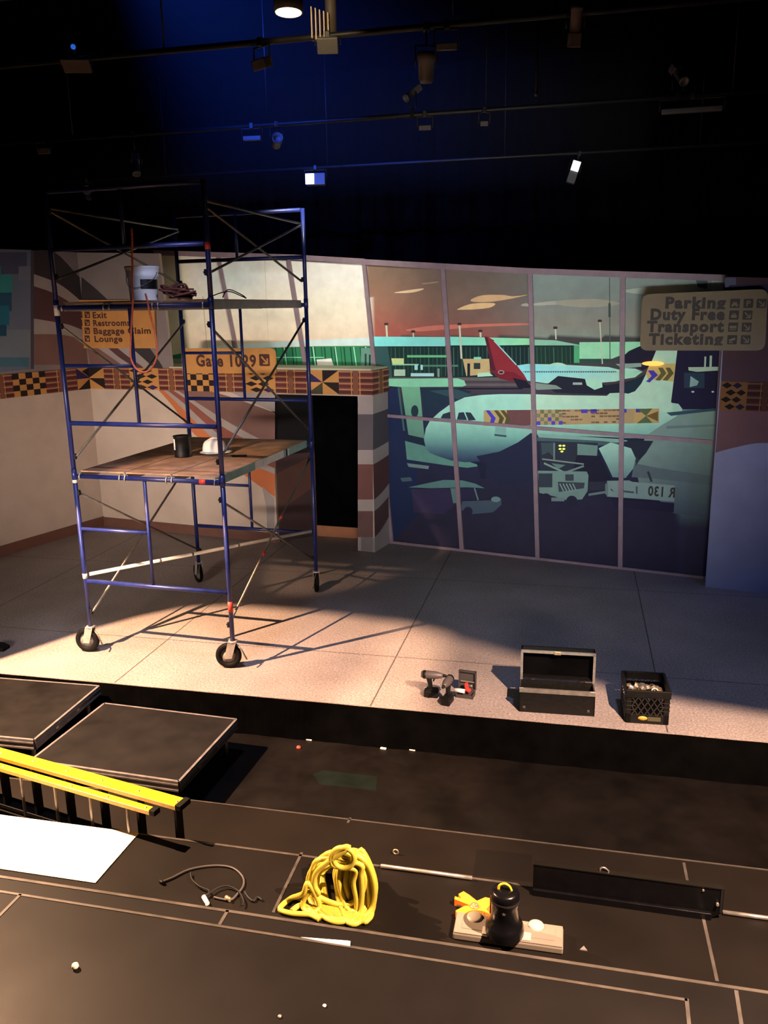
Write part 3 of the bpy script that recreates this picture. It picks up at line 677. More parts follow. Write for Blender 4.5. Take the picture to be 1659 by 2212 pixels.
# wing, engine, catering lift truck
mp([(1160, 936), (1240, 941), (1340, 948), (1362, 952), (1330, 956), (1230, 950), (1166, 946)], T(112, 150, 140)); mp([(1160, 944), (1300, 952), (1352, 958), (1290, 962), (1160, 952)], T(60, 84, 88))
mp([(1356, 950), (1412, 952), (1396, 978), (1376, 1000), (1352, 968)], T(34, 42, 54))
mp([(1166, 952), (1292, 956), (1296, 1040), (1168, 1034)], T(40, 46, 58)); mp([(1294, 968), (1320, 955), (1364, 968), (1374, 990), (1368, 1012), (1352, 1032), (1324, 1030), (1312, 1004)], None, cols=lambda x, y: mixc(T(138, 182, 166), T(92, 124, 122), (y-960)/70))
mp([(1374, 984), (1382, 994), (1374, 1006)], T(42, 54, 62)); mp([(1246, 984), (1270, 980), (1296, 984), (1322, 1036), (1270, 1046), (1240, 1010)], T(28, 30, 46))
mp([(1248, 958), (1292, 962), (1290, 984), (1248, 982)], T(92, 124, 118)); mp([(1170, 956), (1200, 956), (1200, 990), (1186, 976), (1172, 982)], T(54, 70, 76)); mr(1196, 956, 1200, 992, T(88, 110, 108))
ml(1172, 991, 1262, 1002, 3, T(110, 128, 124)); ml(1176, 1000, 1216, 1018, 4, T(110, 136, 128)); ml(1262, 1006, 1222, 1020, 4, T(96, 120, 116)); mp([(1192, 1000), (1222, 1004), (1206, 1013)], T(84, 112, 108))
mp([(1162, 1016), (1268, 1018), (1272, 1026), (1270, 1060), (1258, 1078), (1226, 1080), (1200, 1072), (1166, 1064)], T(98, 126, 120)); mr(1164, 1022, 1194, 1052, T(46, 56, 66)); mr(1222, 1024, 1240, 1038, T(52, 62, 70)); mp([(1206, 1040), (1264, 1042), (1262, 1054), (1208, 1062)], T(52, 60, 70))
for i in range(5): ml(1210+i*7, 1044, 1218+i*7, 1060, 2.5, T(110, 136, 130))
me_(1180, 1076, 12, 11, T(36, 36, 54)); me_(1236, 1081, 12, 11, T(36, 36, 54)); mr(1192, 1074, 1220, 1082, T(98, 116, 116)); mr(1272, 1040, 1312, 1058, T(44, 46, 60))
# baggage cart with the mirrored number
mp([(1312, 1038), (1360, 1037), (1366, 1040), (1458, 1048), (1457, 1083), (1400, 1078), (1312, 1072)], T(110, 134, 130)); mp([(1308, 1046), (1314, 1040), (1314, 1072), (1308, 1066)], T(92, 112, 110)); ml(1272, 1068, 1310, 1062, 5, T(92, 112, 110))
mp([(1320, 1054), (1328, 1062), (1320, 1058)], T(50, 66, 70)); ml(1342, 1060, 1370, 1063, 4, T(58, 74, 78)); ml(1376, 1050, 1376, 1066, 4, T(70, 84, 84)); mp([(1318, 1074), (1457, 1086), (1456, 1106), (1330, 1094)], T(34, 32, 52))
mural = tag(mu.build('airport_backdrop', 'print'), 'wide printed backdrop of parked airliners and a terminal behind the window uprights', 'backdrop')

def text_bm(txt, bold=0.0, size=1.0):
    cu = bpy.data.curves.new('t', 'FONT'); cu.body = txt; cu.size = size; cu.offset = bold; cu.space_character = 1+bold*3.2; cu.extrude = .0; cu.resolution_u = 3
    ob = bpy.data.objects.new('t', cu); C.objects.link(ob); dg = bpy.context.evaluated_depsgraph_get()
    me = bpy.data.meshes.new_from_object(ob.evaluated_get(dg)); bpy.data.objects.remove(ob); bpy.data.curves.remove(cu)
    xs = [v.co.x for v in me.vertices]; ys = [v.co.y for v in me.vertices]
    out = ([(v.co.x, v.co.y) for v in me.vertices], [list(p.vertices) for p in me.polygons], min(xs), max(xs), min(ys), max(ys))
    bpy.data.meshes.remove(me); return out
def put_text(mb, txt, pl, u0, u1, vbase, hcap, o, bold=.02, mirror=False, skew=0.0):
    vs_, fs_, x0, x1, y0, y1 = text_bm(txt, bold); sx = (u1-u0)/(x1-x0); sy = hcap/.70
    P = []
    for x, y in vs_:
        t = (x-x0)*sx; u = u1-t if mirror else u0+t; P.append(pl.pt(u, vbase+y*sy+skew*(u-u0), o))
    V = [mb.bm.verts.new(p) for p in P]
    for f in fs_:
        try: mb.bm.faces.new([V[i] for i in f])
        except ValueError: pass
# mirrored number on the cart is part of the print
mb = MB(); a = WIN.uv(1400, 1069); b = WIN.uv(1458, 1071)
put_text(mb, 'R 130', WIN, a[0], b[0], a[1]-.0, .115, .00008*(mk[0]+3), .035, mirror=True)
o = mb.build('lettering', 'ink', mural); o['label'] = 'dark mirrored number on the baggage cart'

# ---- window framing in front of the backdrop
win1 = bpy.data.objects.new('window_1', None); C.objects.link(win1); struct(win1)
win1.location = WIN.a
def wbar(name, p, q, w, dep=.035, m='muntin'):
    a = WIN.pt(*WIN.uv(*p), .03); b = WIN.pt(*WIN.uv(*q), .03)
    mb = MB(); mb.bar(a, b, w, dep, up=Vector((WIN.n.x, WIN.n.y, 0)) if False else Vector((0, 0, 1)) if abs((b-a).normalized().z) < .5 else WIN.d)
    o = mb.build(name, m); o.parent = win1; o.matrix_parent_inverse = Matrix.Translation(-WIN.a); return o
def wbar2(name, p, q, w, dep=.03, m='muntin'):
    a2 = WIN.uv(*p); b2 = WIN.uv(*q); d = Vector((b2[0]-a2[0], b2[1]-a2[1])); d.normalize(); nx = Vector((-d.y, d.x))*w/2
    poly = [(a2[0]+nx.x, a2[1]+nx.y), (b2[0]+nx.x, b2[1]+nx.y), (b2[0]-nx.x, b2[1]-nx.y), (a2[0]-nx.x, a2[1]-nx.y)]
    mb = MB(); mb.prism(poly, .02, .02+dep, lambda u, v, h: WIN.pt(u, v, h)); o = mb.build(name, m); o.parent = win1; o.matrix_parent_inverse = Matrix.Translation(-WIN.a); return o
for p, q, w in (((339, 545), (370, 800), .05), ((474, 555), (522, 800), .05), ((626, 562), (664, 800), .06), ((789, 569), (849, 1174), .055), ((959, 580), (1000, 1190), .058), ((1147, 590), (1163, 1206), .055), ((1347, 597), (1341, 1226), .055), ((1568, 604), (1529, 1249), .04)):
    wbar2('mullion', p, q, w)
for p, q, w in (((823, 896), (1162, 924), .042), ((1160, 924), (1548, 955), .046)): wbar2('crossbar', p, q, w, .025)
for p, q, w in (((336, 546), (640, 556), .07), ((640, 556), (790, 565), .07), ((790, 566), (1147, 586), .07), ((1147, 586), (1572, 601), .07)): wbar2('top_rail', p, q, w, .032)
wbar2('bottom_rail', (846, 1170), (1531, 1248), .045, .028)
# bright lamps seen on the backdrop
def lampdots(name, label, cat, pxs, rx, ry, m):
    t = thing(name, label, cat, WIN.pt(*WIN.uv(*pxs[0]), .05))
    for i, (x, y) in enumerate(pxs):
        mb = MB(); u, v = WIN.uv(x, y)
        mb.prism([(u+rx*math.cos(2*PI*k/14), v+ry*math.sin(2*PI*k/14)) for k in range(14)], .021, .034, lambda a, b, h: WIN.pt(a, b, h))
        o = mb.build('lens', m, t); o.matrix_parent_inverse = Matrix.Translation(-t.location)
    return t
lampdots('strobe_light', 'glowing orange strobe light on the backdrop below the parking sign', 'lamp', [(1411, 785)], .125, .027, 'eor')
lampdots('led_cluster', 'five small yellow-green LEDs glowing on the catering truck of the backdrop', 'lamp', [(1211, 962), (1219, 962), (1211, 969), (1219, 969), (1215, 974.5)], .017, .010, 'eyel')

# ---- hanging signs
def rounded(pts, r, n=6, corners=(1, 1, 1, 1)):
    out = []; N = len(pts)
    for i, p in enumerate(pts):
        p = Vector(p); a = (Vector(pts[i-1])-p).normalized(); b = (Vector(pts[(i+1) % N])-p).normalized()
        if not corners[i]: out.append(tuple(p)); continue
        A = p+a*r; B_ = p+b*r
        for k in range(n+1):
            t = k/n; out.append(tuple((1-t)**2*A+2*t*(1-t)*p+t*t*B_))
    return out
def icon(pl, u, v, s, o, m, root, glyph):
    mb = MB(); mb.prism(rounded([(u, v), (u+s, v), (u+s, v+s), (u, v+s)], s*.1, 3), o, o+.004, lambda a, b, h: pl.pt(a, b, h)); b = mb.build('pictogram', m, root)
    mb = MB(); q = lambda x, y: (u+x*s, v+y*s)
    def seg(p0, p1, w):
        p0, p1 = Vector(q(*p0)), Vector(q(*p1)); d = (p1-p0).normalized(); nn = Vector((-d.y, d.x))*w*s/2
        mb.prism([tuple(p0+nn), tuple(p1+nn), tuple(p1-nn), tuple(p0-nn)], o+.004, o+.006, lambda a, b_, h: pl.pt(a, b_, h))
    if glyph == 'arrow': seg((.22, .78), (.76, .24), .13); seg((.36, .22), (.80, .22), .13); seg((.78, .2), (.78, .64), .13)
    elif glyph == 'P': put_text(mb, 'P', pl, u+.3*s, u+.72*s, v+.2*s, .6*s, o+.0055, .02)
    elif glyph == 'car': seg((.15, .32), (.85, .32), .16); seg((.28, .52), (.72, .52), .2); seg((.22, .2), (.34, .2), .12); seg((.66, .2), (.78, .2), .12)
    elif glyph == 'bag': seg((.22, .35), (.78, .35), .3); seg((.4, .66), (.6, .66), .08); seg((.38, .5), (.38, .66), .08); seg((.62, .5), (.62, .66), .08)
    elif glyph == 'bus': seg((.15, .5), (.85, .5), .3); seg((.15, .22), (.85, .22), .08)
    elif glyph == 'tick': seg((.2, .4), (.8, .62), .25); seg((.2, .2), (.6, .2), .1)
    elif glyph == 'man': seg((.5, .2), (.5, .6), .22); seg((.45, .75), (.55, .75), .12); seg((.3, .5), (.7, .5), .1)
    mb.build('pictogram_glyph', root['face'], b)
def finish(root): 
    if 'face' in root: del root['face']

# right sign
SG = Plane((1.235, 3.60), (1.235+.97, 3.60-.262))
t = thing('directory_sign', 'golden rounded hanging sign, coloured darker as if shaded, reading Parking, Duty Free, Transport and Ticketing', 'sign')
t['face'] = 'signd'
S = lambda x, y: SG.uv(x, y)
mb = MB(); mb.prism(rounded([S(1383, 757), S(1653, 757), S(1660, 624), S(1388, 636)], .09), 0, .03, lambda u, v, h: SG.pt(u, v, h)); mb.build('panel', 'signd', t)
for txt, x0, x1, yb, icons in (('Parking', 1438, 1568, 665, ((1577, 'car'), (1606, 'P'), (1634, 'arrow'))), ('Duty Free', 1406, 1566, 690, ((1575, 'bag'), (1604, 'arrow'))), ('Transport', 1398, 1564, 716, ((1573, 'bus'), (1602, 'arrow'))), ('Ticketing', 1402, 1562, 743, ((1571, 'tick'), (1600, 'arrow')))):
    a = S(x0, yb); b = S(x1, yb); mb = MB(); put_text(mb, txt, SG, a[0], b[0], a[1], .112, .0315, .055, skew=(b[1]-a[1])/(b[0]-a[0])); mb.build('lettering', 'ink', t)
    for x, gl in icons: q = S(x, yb+.5); icon(SG, q[0], q[1], S(x+21, yb)[0]-q[0], .03, 'ink', t, gl)
for x in (1600, 1640):
    q = S(x, 690); mb = MB(); p = SG.pt(q[0], q[1], 0); mb.tube([p, p+Vector((.02, .22 if x == 1600 else .16, 0))*1.0], .012, 8); mb.build('bracket', 'blackm', t)
finish(t)
# left sign on the striped wall
t = thing('directory_sign', 'golden sign behind the scaffold reading Exit, Restrooms, Baggage Claim and Lounge', 'sign')
t['face'] = 'signg'
S = lambda x, y: BOOTH.uv(x, y)
oo = .02
mb = MB(); mb.prism(rounded([S(163, 752), S(341, 752), S(337, 648), S(153, 648)], .07, corners=(1, 0, 0, 1)), oo, oo+.03, lambda u, v, h: BOOTH.pt(u, v, h)); mb.build('panel', 'signg', t)
for txt, x0, x1, yb in (('Exit', 206, 236, 687), ('Restrooms', 207, 286, 704), ('Baggage Claim', 208, 331, 721), ('Lounge', 210, 270, 738)):
    a = S(x0, yb); b = S(x1, yb); mb = MB(); put_text(mb, txt, BOOTH, a[0], b[0], a[1], .085, oo+.032, .03); mb.build('lettering', 'inkm', t)
    for i, gl in ((0, 'man'), (1, 'arrow')): q = S(173+i*16, yb); icon(BOOTH, q[0], q[1], .092, oo+.03, 'inkm', t, gl)
finish(t)
# gate sign on the booth
t = thing('gate_sign', 'golden gate number sign with rounded top standing on the booth ledge', 'sign')
t['face'] = 'signg'
mb = MB(); mb.prism(rounded([S(399, 806), S(600, 806), S(598, 752), S(396, 752)], .09, corners=(0, 0, 1, 1)), oo, oo+.03, lambda u, v, h: BOOTH.pt(u, v, h)); mb.build('panel', 'signg', t)
a = S(429, 790); b = S(558, 790); mb = MB(); put_text(mb, 'Gate 1029', BOOTH, a[0], b[0], a[1], .155, oo+.032, .035); mb.build('lettering', 'inkm', t)
q = S(565, 790); icon(BOOTH, q[0], q[1], .16, oo+.03, 'inkm', t, 'arrow'); finish(t)

# ================================================================== THE SCAFFOLD
SX, SY, SR, SW, SL = -4.5371, .62167, -.0615, 1.526, 2.167
scaf = thing('rolling_scaffold', 'tall blue frame scaffold tower on black wheels standing on the stage', 'scaffold', (SX, SY, 0), SR)
def sw(x, y, z): c, s_ = math.cos(SR), math.sin(SR); return Vector((SX+c*x-s_*y, SY+s_*x+c*y, z))
TI = 1.524
def frame(y, k):
    z0 = .25+TI*k; zt = z0+1.509; zb = z0+.48; top = z0+TI
    if k == 2: zt = 4.257; top = 4.275
    f = bpy.data.objects.new('end_frame', None); C.objects.link(f); f.parent = scaf; f.empty_display_size = .05
    for x in (0, SW):
        mb = MB(); mb.tube([(x, y, z0+.004), (x, y, top-.004)], .0215, 12); po = mb.build('post', 'blue', f)
    for x in (0, SW):
        if k: mb = MB(); mb.tube([(x, y, z0-.05), (x, y, z0+.05)], .0245, 12); mb.build('coupling', 'blue', f)
    mb = MB(); mb.tube([(.0215, y, zt), (SW-.0215, y, zt)], .021, 12); mb.build('top_bar', 'blue', f)
    mb = MB(); mb.tube([(.0215, y, zb), (SW-.0215, y, zb)], .021, 12); mb.build('bottom_bar', 'blue', f)
    ux = .74
    mb = MB(); mb.tube([(ux, y, zb+.02), (ux, y, zt-.02)], .0165, 10); mb.build('upright', 'blue', f)
    if k < 2: mb = MB(); mb.tube([(.02, y, zb+.52), (ux-.015, y, zb+.52)], .0165, 10); mb.build('rung', 'blue', f)
    sd = 1 if y < 1 else -1
    for x in (0, SW):
        for zz in ((z0+.17, z0+1.35) if k < 2 else (z0+.25, z0+.8)):
            xx = x+(.03 if x == 0 else -.03)
            mb = MB(); mb.tube([(x, y, zz), (xx*1.0+(.02 if x == 0 else -.02), y, zz)], .009, 8); mb.box((xx, y+.0*sd, zz), (.022, .03, .05), bev=.004); mb.build('brace_lock', 'blackm', f)
    return f
F = {}
for y in (0, SL):
    for k in range(3): F[(y, k)] = frame(y, k)
def tape(parent, x, y, z, h, m, r=.0235): mb = MB(); mb.tube([(x, y, z-h/2), (x, y, z+h/2)], r, 12); o = mb.build('tape_mark', m, parent)
tape(F[(0, 0)], SW, 0, .60, .10, 'rtape'); tape(F[(0, 2)], SW, 0, 3.76, .06, 'rtape'); tape(F[(0, 0)], 0, 0, .78, .05, 'wtape'); tape(F[(0, 1)], 0, 0, 3.26, .09, 'wtape', .025); tape(F[(0, 0)], 0, 0, 1.72, .05, 'wtape')
mb = MB(); mb.tube([(SW*.855, 0, 1.759), (SW*.895, 0, 1.759)], .0228, 12); mb.build('tape_mark', 'rtape', F[(0, 0)])
# cross braces on both sides
for x in (.035, SW-.035):
    for k in range(3):
        zl, zh = (.42+TI*k, 1.60+TI*k) if k < 2 else (3.53, 4.10)
        mb = MB()
        mb.tube([(x-.007, 0, zh), (x-.007, SL, zl)], .0115, 8); mb.tube([(x+.007, 0, zl), (x+.007, SL, zh)], .0115, 8)
        mb.tube([(x-.025, SL/2, (zl+zh)/2), (x+.025, SL/2, (zl+zh)/2)], .012, 8)
        b = mb.build('cross_brace', 'zinc', scaf)
        if k == 0 and x > 1:
            for t in (.38, .60):
                p = Vector((x+.007, SL*t, zl+(zh-zl)*t)); d = Vector((0, SL, zh-zl)).normalized(); mb = MB(); mb.tube([p-d*.03, p+d*.03], .0145, 8); mb.build('tape_mark', 'rtape', b)
    mb = MB(); mb.tube([(x, 0, 4.12), (x, SL, 4.12)], .0115, 8); mb.build('guard_rail', 'zinc', scaf)
# diagonal floor-level brace with taped stripes
mb = MB(); mb.tube([(.03, .03, .79), (SW-.03, SL-.03, .755)], .0175, 10); hb = mb.build('diagonal_brace', 'wtape', scaf)
for t in (.28, .42, .63):
    p = Vector((.03+(SW-.06)*t, .03+(SL-.06)*t, .79-.035*t)); d = Vector((SW-.06, SL-.06, -.035)).normalized(); mb = MB(); mb.tube([p-d*.012, p+d*.012], .0185, 10); mb.build('tape_mark', 'zinc', hb)
# casters
def caster(x, y, yaw):
    R = Matrix.Rotation(yaw, 3, 'Z'); o = Vector((x, y, 0)); q = lambda a, b, c: o+R @ Vector((a, b, c))
    wx = -.045; rr = .122; mb = MB()
    mb.tube([q(0, 0, .262), q(0, 0, .36)], .018, 10); mb.tube([q(0, 0, .252), q(0, 0, .268)], .042, 14)
    for sd in (-1, 1):
        P = [(-.04, sd*.036, .260), (.038, sd*.036, .260), (wx+.034, sd*.036, .10), (wx-.034, sd*.036, .10)]
        a = [q(*p) for p in P]; b = [q(p[0], p[1]-sd*.006, p[2]) for p in P]
        mb.face(a); mb.face(b)
        for i in range(4): mb.face([a[i], a[(i+1) % 4], b[(i+1) % 4], b[i]])
    mb.box(q(0, 0, .262), (.075, .08, .008), R); fk = mb.build('caster', 'alud', scaf)
    RW = R @ Matrix.Rotation(PI/2, 3, 'X'); c = q(wx, 0, rr)
    mb = MB(); mb.lathe([(.074, -.024), (.108, -.026), (.119, -.016), (.122, 0), (.119, .016), (.108, .026), (.074, .024), (.074, -.024)], 28, c, RW); mb.build('tyre', 'rubber', fk)
    mb = MB(); mb.lathe([(0, -.032), (.022, -.032), (.022, -.012), (.076, -.012), (.076, .012), (.022, .012), (.022, .032), (0, .032)], 20, c, RW); h = mb.build('hub', 'alud', fk)
    mb = MB(); mb.tube([q(.02, .0, .245), q(.085, -.03, .19), q(.135, -.05, .10)], .007, 8); mb.build('brake_lever', 'zinc', fk)
caster(0, 0, .12); caster(SW, 0, .25); caster(0, SL, -.75); caster(SW, SL, -1.15)
# hook-on planks: three per level, each one liftable
def plank(i, lev, label, rail_m='alud'):
    w = .478; x0 = .045+i*.482; z = (1.759 if lev == 0 else 3.283)
    P = sw(x0+w/2, 0, z); t = thing('scaffold_plank', label, 'plank', P, SR, 'planks on the lower scaffold level' if lev == 0 else 'planks on the upper scaffold level')
    mb = MB(); mb.box((0, SL/2, .043), (w-.014, SL-.05, .014), bev=.002); mb.build('deck', 'ply', t)
    for sx in (-1, 1):
        mb = MB(); xx = sx*(w/2-.012)
        mb.box((xx, SL/2, .008), (.018, SL-.07, .078), bev=.003); r = mb.build('side_rail', rail_m, t)
        if lev == 0 and i == 2 and sx == 1:
            for a, b, m in ((.36, .44, 'wtape'), (.45, .58, 'wtape'), (.59, .68, 'wtape'), (.71, .725, 'blackm'), (.725, .745, 'wtape')):
                mb = MB(); mb.box((xx+.0105, SL*(a+b)/2, .008), (.003, SL*(b-a), .074)); mb.build('tape_patch', m, r)
        for yy in (0, SL):
            mb = MB(); xk = sx*(w/2-.026); s_ = 1 if yy == 0 else -1
            mb.tube([(xk, yy+s_*.05, .03), (xk, yy+s_*.02, .034), (xk, yy, .032), (xk, yy-s_*.023, .02), (xk, yy-s_*.030, -.004), (xk, yy-s_*.024, -.028)], .0075, 8); mb.build('hook', 'alu', t)
    return t
side = ('left', 'middle', 'right')
plank(0, 0, 'left plywood plank of the lower scaffold deck'); plank(1, 0, 'middle plywood plank of the lower scaffold deck under the black can'); plank(2, 0, 'right plank of the lower scaffold deck with taped green side rail', 'mint')
plank(0, 1, 'left plank of the upper scaffold deck with bare hook ends'); plank(1, 1, 'middle plank of the upper scaffold deck under the white bucket'); plank(2, 1, 'right plank of the upper scaffold deck with grey side rail', 'alud')

# ---- things on the scaffold
zt0 = 1.759+.0505; zt1 = 3.283+.0505
p = ony(311, 640, .95); p.z = zt1
t = thing('plastic_bucket', 'white plastic bucket with dark label on the upper scaffold deck', 'bucket', p)
mb = MB(); mb.lathe([(0, 0), (.118, 0), (.122, .006), (.132, .20), (.143, .205), (.143, .235), (.139, .24), (.147, .262), (.147, .28), (.152, .285), (.152, .30), (.136, .30), (.112, .03), (0, .03)], 32); bk = mb.build('body', 'white', t)
mb = MB()
for i in range(14):
    a0, a1 = -1.25+i*.11, -1.25+(i+1)*.11; r = lambda z: .1215+.0107*z/.2+.0012
    mb.face([(r(.10)*math.cos(a0), r(.10)*math.sin(a0), .10), (r(.10)*math.cos(a1), r(.10)*math.sin(a1), .10), (r(.185)*math.cos(a1), r(.185)*math.sin(a1), .185), (r(.185)*math.cos(a0), r(.185)*math.sin(a0), .185)])
mb.build('label_patch', 'blackp', bk)
mb = MB(); mb.tube(smooth_pts([(-.148, 0, .25), (-.135, -.05, .19), (-.07, -.135, .13), (0, -.158, .11), (.07, -.137, .13), (.135, -.05, .19), (.148, 0, .25)], 5), .003, 6); mb.build('bail_handle', 'zinc', t)
# tangled cord and wire loops
random.seed(5)
c = sw(1.02, .35, zt1+.02); pts = []
for i in range(34):
    a = i*1.9+random.random(); r = .05+.09*random.random(); pts.append((c.x+1.3*r*math.cos(a), c.y+1.0*r*math.sin(a), zt1+.014+.15*random.random()*(1-r*3)+.004*(i % 5)))
mb = MB(); mb.tube(smooth_pts(pts, 5), .0095, 7); tag(mb.build('coiled_cord', 'rcord'), 'red-brown tangled cord heaped on the upper scaffold deck beside the bucket', 'cord')
c = sw(1.33, .62, zt1)
mb = MB(); mb.tube(smooth_pts([(c.x-.16, c.y, zt1+.01), (c.x-.05, c.y-.02, zt1+.05), (c.x+.06, c.y, zt1+.07), (c.x+.16, c.y+.03, zt1+.03), (c.x+.18, c.y+.1, zt1+.01), (c.x+.10, c.y+.16, zt1+.05), (c.x, c.y+.12, zt1+.09), (c.x-.03, c.y+.05, zt1+.02)], 6), .005, 6); tag(mb.build('wire_loop', 'blackp'), 'thin dark wire loop standing up from the upper scaffold deck', 'wire')
# orange rope over the upper bars
Y = .50
rp = [ony(x, y, Y) for x, y in ((284, 492), (286, 520), (285, 548), (286, 580), (285, 612), (287, 645), (286, 670), (283, 720), (282, 765), (286, 783), (296, 798), (309, 804), (322, 800), (333, 786), (339, 768), (338, 735), (327, 690), (318, 650), (314, 634))]
mb = MB(); mb.tube(smooth_pts(rp, 5), .0085, 8); tag(mb.build('rope', 'orope'), 'orange rope hanging in a long loop from the upper scaffold bar', 'rope')
p = onz(396, 986, zt0); t = thing('paint_can', 'black can with white label on the lower scaffold deck', 'can', (p.x, p.y, zt0))
mb = MB(); mb.lathe([(0, .004), (.083, .004), (.086, 0), (.088, .006), (.084, .010), (.084, .200), (.090, .204), (.090, .214), (.078, .214), (.075, .206), (0, .206)], 28); cb = mb.build('body', 'blackp', t)
mb = MB()
for i in range(8):
    a0, a1 = PI*1.08+i*.1, PI*1.08+(i+1)*.1; mb.face([(.0855*math.cos(a0), .0855*math.sin(a0), .075), (.0855*math.cos(a1), .0855*math.sin(a1), .075), (.0855*math.cos(a1), .0855*math.sin(a1), .185), (.0855*math.cos(a0), .0855*math.sin(a0), .185)])
mb.build('label_patch', 'white', cb)
p = onz(464, 979, zt0); t = thing('hard_hat', 'white hard hat resting on the lower scaffold deck behind the blue post', 'helmet', (p.x, p.y, zt0), .3)
mb = MB()
for ring in range(1):
    prof = [(.0, .155), (.03, .153), (.06, .144), (.085, .126), (.10, .10), (.107, .065), (.109, .03), (.108, .02)]
    mb.lathe([(r*1.0, z) for r, z in prof], 28)
for v in mb.bm.verts: v.co.x *= 1.12
sh = mb.build('shell', 'white', t)
mb = MB()
for v in (-.02, 0, .02): mb.tube(smooth_pts([(-.105, v, .085), (-.07, v, .135), (0, v, .159), (.07, v, .135), (.105, v, .085)], 4), .005, 6)
mb.build('ridge', 'white', sh)
mb = MB(); mb.lathe([(.104, .022), (.135, .012), (.137, .016), (.108, .03)], 28)
for v in mb.bm.verts: v.co.x = v.co.x*1.12+(.03 if v.co.x > .1 else 0)
mb.build('brim', 'white', t)
mb = MB(); mb.lathe([(0, .006), (.095, .006), (.098, .02), (.06, .024), (0, .024)], 20); mb.build('headband', 'blackp', t)
p = onz(522, 987, zt0); t = thing('marker_pen', 'dark marker pen lying on the right plank of the lower scaffold deck', 'pen', (p.x, p.y, zt0), .25)
mb = MB(); mb.tube([(-.06, 0, .012), (.05, 0, .012)], .011, 10); mb.build('barrel', 'blackm', t); mb = MB(); mb.tube([(-.10, 0, .012), (-.06, 0, .012)], .012, 10); mb.build('cap', 'blackp', t)

# ================================================================== THINGS ON THE STAGE EDGE
def wall_taper(mb, w0, d0, w1, d1, h, th): pass
# open road case
a, b = onz(1121, 1537, 0), onz(1284, 1548, 0); ang = math.atan2(b.y-a.y, b.x-a.x); cw = (b-a).length
t = thing('road_case', 'black road case standing open with metal edging at the stage edge', 'case', (a.x, a.y, 0), ang)
bh, bd, lh, ld = .195, .21, .25, .115
def shell(mb, x0, x1, y0, y1, z0, z1, th, openside):
    if openside != 'z+': mb.box(((x0+x1)/2, (y0+y1)/2, z1-th/2), (x1-x0, y1-y0, th))
    if openside != 'z-': mb.box(((x0+x1)/2, (y0+y1)/2, z0+th/2), (x1-x0, y1-y0, th))
    if openside != 'y-': mb.box(((x0+x1)/2, y0+th/2, (z0+z1)/2), (x1-x0, th, z1-z0-2*th+.0))
    mb.box(((x0+x1)/2, y1-th/2, (z0+z1)/2), (x1-x0, th, z1-z0))
    for x in (x0+th/2, x1-th/2): mb.box((x, (y0+y1)/2, (z0+z1)/2), (th, y1-y0, z1-z0))
mb = MB(); shell(mb, 0, cw, 0, bd, .0, bh, .010, 'z+'); bo = mb.build('base', 'blackp', t)
mb = MB()
for p_, q_ in (((0, 0), (cw, 0)),): mb.bar((*p_, bh), (*q_, bh), .02, .034)
mb.build('edging', 'alu', bo)
mb = MB(); mb.box((cw/2, bd/2, .06), (cw-.03, bd-.03, .09)); mb.build('foam_lining', 'drape', bo)
for x in (.04, cw-.05):
    mb = MB(); mb.box((x, -.004, .045), (.022, .008, .022), bev=.003); mb.build('rivet_plate', 'darkcase', bo)
ly = bd+.005; mb = MB(); shell(mb, .005, cw+.005, ly, ly+ld, bh+.005, bh+lh, .010, 'y-'); ld_ = mb.build('lid', 'blackp', t)
mb = MB()
for p_, q_ in (((.005, bh+lh), (cw+.005, bh+lh)), ((.012, bh), (.012, bh+lh)), ((cw-.002, bh), (cw-.002, bh+lh))): mb.bar((p_[0], ly-.004, p_[1]), (q_[0], ly-.004, q_[1]), .02, .02)
mb.build('edging', 'alu', ld_)
mb = MB(); mb.box((cw/2, ly-.016, bh+lh), (.055, .012, .03), bev=.003); mb.build('latch', 'brass', ld_)
mb = MB(); mb.box((cw/2+.005, ly+ld-.035, bh+lh/2), (cw-.04, .03, lh-.04)); mb.build('foam_lining', 'drape', ld_)
for x in (.1, cw-.1):
    mb = MB(); mb.tube([(x-.03, bd+.003, bh), (x+.03, bd+.003, bh)], .007, 8); mb.build('hinge', 'blackm', t)
